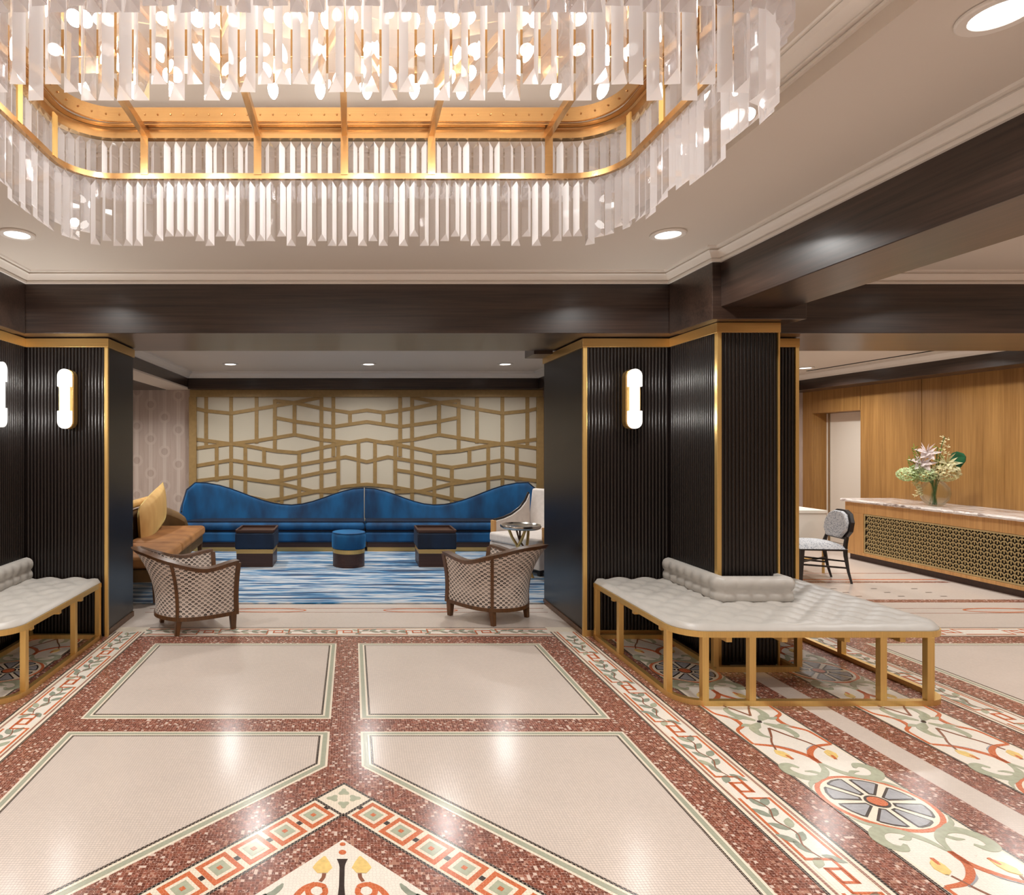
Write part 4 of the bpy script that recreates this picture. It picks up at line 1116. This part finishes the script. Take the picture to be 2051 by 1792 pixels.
BR = bench((2.672, 4.205, 0), 'grey tufted leather bench on a brass frame around the right pillar')
BL = copy_tree(BR); BL.location = (mir(2.672), 4.205, 0)
BL['label'] = 'grey tufted leather bench on a brass frame at the left picture edge'

# ================================================================== COUNTER (grille cabinet with marble top)
CT = empty('grille_counter', (6.53, 5.2, 0), label='long oak counter with a pierced brass grille and marble top along the oak wall', cat='counter')
CL = 3.0                                            # length in depth
MB().box(.045, .64, .0, CL-.03, 0, .076).build('toe_kick', M['base_wood'], CT)
MB().box(.03, .64, 0, CL-.02, .0765, .752).build('carcass', M['void'], CT)
fr_ = MB()
MB().box(0, .03, 0, CL-.02, .0765, .115).build('bottom_rail', M['oak_light'], CT, bevel=.002)
MB().box(0, .03, 0, CL-.02, .615, .752).build('top_rail', M['oak_light'], CT, bevel=.002)
MB().box(0, .03, CL-.29, CL-.02, .1155, .6145).build('end_panel', M['oak_light'], CT, bevel=.002)
MB().box(0, .64, CL-.0195, CL-.001, .0765, .752).build('side_panel', M['oak_light'], CT, bevel=.002)
# marble slab with a rough natural edge
n = 90; v = []
for i in range(n+1):
    y = -.02+(CL+.04)*i/n; e = -.045+.010*math.sin(i*1.7)+random.uniform(-.008, .008)
    v += [(e, y, .7525), (e-.006+random.uniform(-.004, .004), y, .772), (e+.004, y, .79), (.645, y, .79), (.645, y, .7525)]
f = [(5*i+k, 5*i+(k+1) % 5, 5*i+5+(k+1) % 5, 5*i+5+k) for i in range(n) for k in range(5)]+[tuple(range(5)), tuple(5*n+k for k in range(5))]
MB().add(v, f).build('marble_top', M['marble'], CT)
g = MB(); gy0, gy1, gz0, gz1 = .005, CL-.295, .118, .612
for a, c, z0, z1 in ((gy0, gy1, gz0, gz0+.016), (gy0, gy1, gz1-.016, gz1), (gy0, gy0+.014, gz0+.016, gz1-.016), (gy1-.014, gy1, gz0+.016, gz1-.016)):
    g.box(.006, .016, a, c, z0, z1)
pw = .066; ph = .0452; rows = 10
for j in range(rows+1):
    zb = gz0+.012+ph*j
    k0 = 0
    y = gy1-.014-(pw/2 if j % 2 else 0)
    while y-pw > gy0:
        c0 = y-pw/2; pts = []
        for k in range(7):
            a = PI*k/6; pts.append((c0+pw*.5*math.cos(a), zb+.040*math.sin(a)))
        vv = []
        for (yy, zz) in pts:
            dy, dz = (yy-c0), (zz-zb); q = math.hypot(dy, dz) or 1; wv = .0048
            vv += [(.007, yy+dy/q*wv, min(zz+dz/q*wv, gz1-.001)), (.007, yy-dy/q*wv, min(zz-dz/q*wv, gz1-.001)), (.015, yy-dy/q*wv, min(zz-dz/q*wv, gz1-.001)), (.015, yy+dy/q*wv, min(zz+dz/q*wv, gz1-.001))]
        g.add(vv, [(4*i+a_, 4*i+(a_+1) % 4, 4*i+4+(a_+1) % 4, 4*i+4+a_) for i in range(6) for a_ in range(4)])
        g.box(.0075, .0145, c0-.0045, c0+.0045, zb, min(zb+ph, gz1))
        y -= pw
g.build('brass_grille', M['grille'], CT)

# ================================================================== VASE WITH FLOWERS
VX, VY, VZ = 6.74, 7.16, .79
t = empty('glass_vase', (VX, VY, VZ), math.radians(0), 'round clear glass vase on the marble counter', 'vase')
prof = [(.0001, .004), (.07, .004), (.11, .03), (.15, .085), (.165, .15), (.15, .215), (.105, .27), (.075, .29), (.071, .285), (.10, .262), (.143, .212), (.157, .15), (.143, .09), (.105, .038), (.065, .014), (.0001, .014)]
MB().lathe(prof, 28, sx=.72, sy=1).build('vase_body', M['vaseglass'], t, smooth=60)
MF = {'stem': plain('flower_stem_green', lin(70, 96, 46), .6), 'hyd': plain('pale_green_petals', lin(226, 236, 196), .7, var=.12, scale=30), 'cream': plain('cream_petals', lin(238, 232, 196), .7, var=.08, scale=30),
      'lily': plain('blush_white_petals', lin(244, 234, 232), .6, var=.05, scale=20), 'lime': plain('lime_leaf', lin(150, 170, 74), .6, var=.2, scale=20), 'deep': plain('deep_green_leaf', lin(20, 88, 58), .45, var=.2, scale=10)}
def petal(b, c, d, ln, wd, m=0, cup=.25):
    d = Vector(d).normalized(); s_ = d.orthogonal().normalized(); u = d.cross(s_); c = Vector(c)
    v = [c, c+d*ln*.45+s_*wd/2+u*cup*ln*.3, c+d*ln*.45-s_*wd/2+u*cup*ln*.3, c+d*ln, c+d*ln*.5-u*.004]
    b.add(v, [(0, 1, 3, 4), (0, 4, 3, 2), (0, 2, 3, 1)], m)
def fib(n):
    for i in range(n):
        z = 1-2*(i+.5)/n; r = math.sqrt(1-z*z); a = i*2.39996
        yield Vector((r*math.cos(a), r*math.sin(a), z))
def bloom(name, label, pos, kind, r, mat, base=None):
    """a cut flower standing in the vase: stem and head"""
    pos = Vector(pos); foot = base or (random.uniform(-.03, .03), random.uniform(-.04, .04), .02)
    o = empty(name, (VX, VY, VZ), label=label, cat='flower', group='flowers in the glass vase')
    neck = (pos.x*.15, pos.y*.15, .27)
    MB().tube(catmull([foot, neck, (pos.x*.6, pos.y*.6, .27+(pos.z-.27)*.7), tuple(pos)], 5), .0045, 6).build('stem', MF['stem'], o, smooth=60)
    b = MB()
    if kind == 'globe':
        for d in fib(46):
            c = pos+Vector((d.x*r, d.y*r, d.z*r*.75))
            for k in range(4):
                s_ = d.orthogonal().normalized(); s_.rotate(Matrix.Rotation(k*PI/2+d.x*3, 3, d)); petal(b, c, s_+d*.35, r*.42, r*.36)
        b.build('flower_head', mat, o)
    elif kind == 'lily':
        ax = Vector((-.45, -.75, .45)).normalized(); e1 = ax.orthogonal().normalized(); e2 = ax.cross(e1)
        for a0, tilt, ln in ((0, .3, r), (.5, .9, r*.85)):
            for k in range(6):
                a = 2*PI*k/6+a0; petal(b, pos, e1*math.cos(a)+e2*math.sin(a)+ax*tilt, ln, ln*.55)
        for d in fib(8): petal(b, pos+ax*.02, ax+d*.4, .05, .012)
        b.build('flower_head', mat, o)
    elif kind == 'spray':
        for k in range(16):
            q = pos+Vector((random.uniform(-.3, .3)*r, random.uniform(-.35, .35)*r, -k/16*r*2.2))
            for d in fib(5): petal(b, q, d, .032, .026)
        b.build('flower_head', mat, o)
    elif kind == 'bells':
        for k in range(9):
            q = pos+Vector((.02*math.sin(k*2.2), .03*math.cos(k*2.2), -.028*k))
            for d in fib(4): petal(b, q, d, .026+.002*k, .022)
        b.build('flower_head', mat, o)
    elif kind == 'fern':
        for k in range(16):
            q = pos+Vector((0, -.004*k, -.016*k)); s = 1 if k % 2 else -1
            petal(b, q, (.25*s, .9*s, .5), .085-.002*k, .018)
        petal(b, pos, (0, .2, 1), .07, .02); b.build('foliage', mat, o)
    elif kind == 'leaf':
        P = [(0, 0), (.35, .22), (.6, .38), (.85, .40), (1.05, .28), (1.15, 0), (1.05, -.28), (.85, -.40), (.6, -.38), (.35, -.22)]
        v = [(pos.x+.03*abs(y), pos.y-y*r*1.1, pos.z+(x-.6)*r) for x, y in P]+[(pos.x+.012+.03*abs(y), pos.y-y*r*1.1, pos.z+(x-.6)*r) for x, y in P]; K = len(P)
        b.add(v, [tuple(range(K)), tuple(range(2*K-1, K-1, -1))]+[(i, (i+1) % K, K+(i+1) % K, K+i) for i in range(K)]); b.build('leaf_blade', mat, o)
# offsets: local -x/+y reads as left in the picture, +x/-y as right
def lr(a, z, depth=0): return (a*.70+depth*.6, -a*.72*0+depth*.6-.0*a, z)
def at(px, pz): return (px*.8, -px*.35, pz)
bloom('white_lily', 'blush white lily at the top of the bouquet', at(-.08, .62), 'lily', .13, MF['lily'])
bloom('white_lily', 'blush white lily in the middle of the bouquet', at(-.13, .50), 'lily', .14, MF['lily'])
bloom('cream_lily', 'cream lily on the right of the bouquet before the dark leaf', at(.12, .50), 'lily', .14, MF['cream'])
bloom('hydrangea', 'pale green hydrangea, leftmost head of the bouquet', at(-.29, .36), 'globe', .085, MF['hyd'])
bloom('hydrangea', 'pale green hydrangea in the centre just above the vase rim', at(-.10, .36), 'globe', .09, MF['hyd'])
bloom('hydrangea', 'cream hydrangea on the right just above the vase', at(.11, .39), 'globe', .115, MF['cream'])
bloom('hydrangea', 'small green hydrangea between the lilies and the leftmost head', at(-.19, .42), 'globe', .06, MF['hyd'])
bloom('drooping_spray', 'cream spray drooping over the left side of the vase', at(-.17, .30), 'spray', .09, MF['cream'])
bloom('bell_stalk', 'tall stalk of cream bells, topmost of the bouquet', at(.10, .80), 'bells', .1, MF['cream'])
bloom('bell_stalk', 'lime green stalk beside the tallest stalk', at(.03, .68), 'bells', .1, MF['lime'])
bloom('fern_sprig', 'lime fern sprig at the upper left of the bouquet', at(-.21, .66), 'fern', .1, MF['lime'])
bloom('fern_sprig', 'lime fern sprig low on the left of the bouquet', at(-.26, .52), 'fern', .1, MF['lime'])
bloom('broad_leaf', 'broad deep green leaf on the right of the bouquet', at(.22, .52), 'leaf', .20, MF['deep'])

# ================================================================== DESK AND SIDE CHAIR
t = empty('white_desk', (4.96, 7.46, 0), label='white panelled desk with gold legs behind the side chair', cat='desk')
MB().box(-.75, .57, -.26, .30, .70, .735).build('desktop', M['doorwhite'], t, bevel=.003)
MB().box(-.75, .565, -.25, -.23, .33, .699).build('front_panel', M['doorwhite'], t, bevel=.002)
MB().box(.545, .565, -.2295, .29, .33, .699).build('side_panel', M['doorwhite'], t, bevel=.002)
for x in (-.72, .54):
    for y in (-.235, .27): MB().tube([(x, y, 0), (x, y, .33)], .014, 10).build('leg', M['brass'], t, smooth=50)
MB().tube([(-.72, -.235, .17), (.54, -.235, .17)], .009, 8).build('stretcher', M['brass'], t, smooth=50)

t = empty('side_chair', (5.14, 6.88, 0), math.radians(180-8), 'dark framed side chair with grey woven octagonal back in front of the desk', 'chair')
# local +x = facing; width along y
MB().box(-.20, .26, -.22, .22, .355, .375).build('seat_frame', M['black_wood'], t)
b = MB(); n = 12; v = []
for i in range(n+1):
    for j in range(n+1):
        u = 2*i/n-1; q = 2*j/n-1; k = ((1-abs(u)**3)*(1-abs(q)**3))**.5; v.append((.03+u*.245, q*.235*(1+.06*u), .375+.075*k))
b.add(v, [(i*(n+1)+j, (i+1)*(n+1)+j, (i+1)*(n+1)+j+1, i*(n+1)+j+1) for i in range(n) for j in range(n)])
b.build('seat', M['woven'], t, smooth=70)
for s in (-1, 1):
    MB().bar((.25, s*.205, 0), (.235, s*.20, .36), .024, .024, .038, .038).build('leg', M['black_wood'], t)
    MB().tube([(-.27, s*.175, 0), (-.235, s*.18, .13), (-.205, s*.185, .30), (-.20, s*.185, .40), (-.225, s*.17, .50)], [.014, .018, .022, .021, .019], 4).build('leg', M['black_wood'], t)
    MB().bar((.235, s*.2, .20), (-.21, s*.18, .17), .018, .018).build('stretcher', M['black_wood'], t)
MB().bar((.235, .19, .225), (-.21, -.175, .225), .016, .016).build('stretcher', M['black_wood'], t)
MB().bar((.235, -.19, .24), (-.21, .175, .24), .016, .016).build('stretcher', M['black_wood'], t)
o8 = [(-.13, .47), (.13, .47), (.205, .56), (.205, .66), (.15, .75), (.07, .785), (-.07, .785), (-.15, .75), (-.205, .66), (-.205, .56)]
def octo(sc, x0, x1, zoff=0):
    cz = .63; K = len(o8); v = []
    for x in (x0, x1): v += [(x-.16*(z-.47)*1.0, y*sc, cz+(z-cz)*sc) for y, z in o8]
    return MB().add(v, [tuple(range(K)), tuple(range(2*K-1, K-1, -1))]+[(i, (i+1) % K, K+(i+1) % K, K+i) for i in range(K)])
octo(1.0, -.255, -.215).build('back_frame', M['black_wood'], t, bevel=.004)
octo(.90, -.2145, -.175).build('back_pad', M['woven'], t, smooth=50, bevel=.012, seg=3)
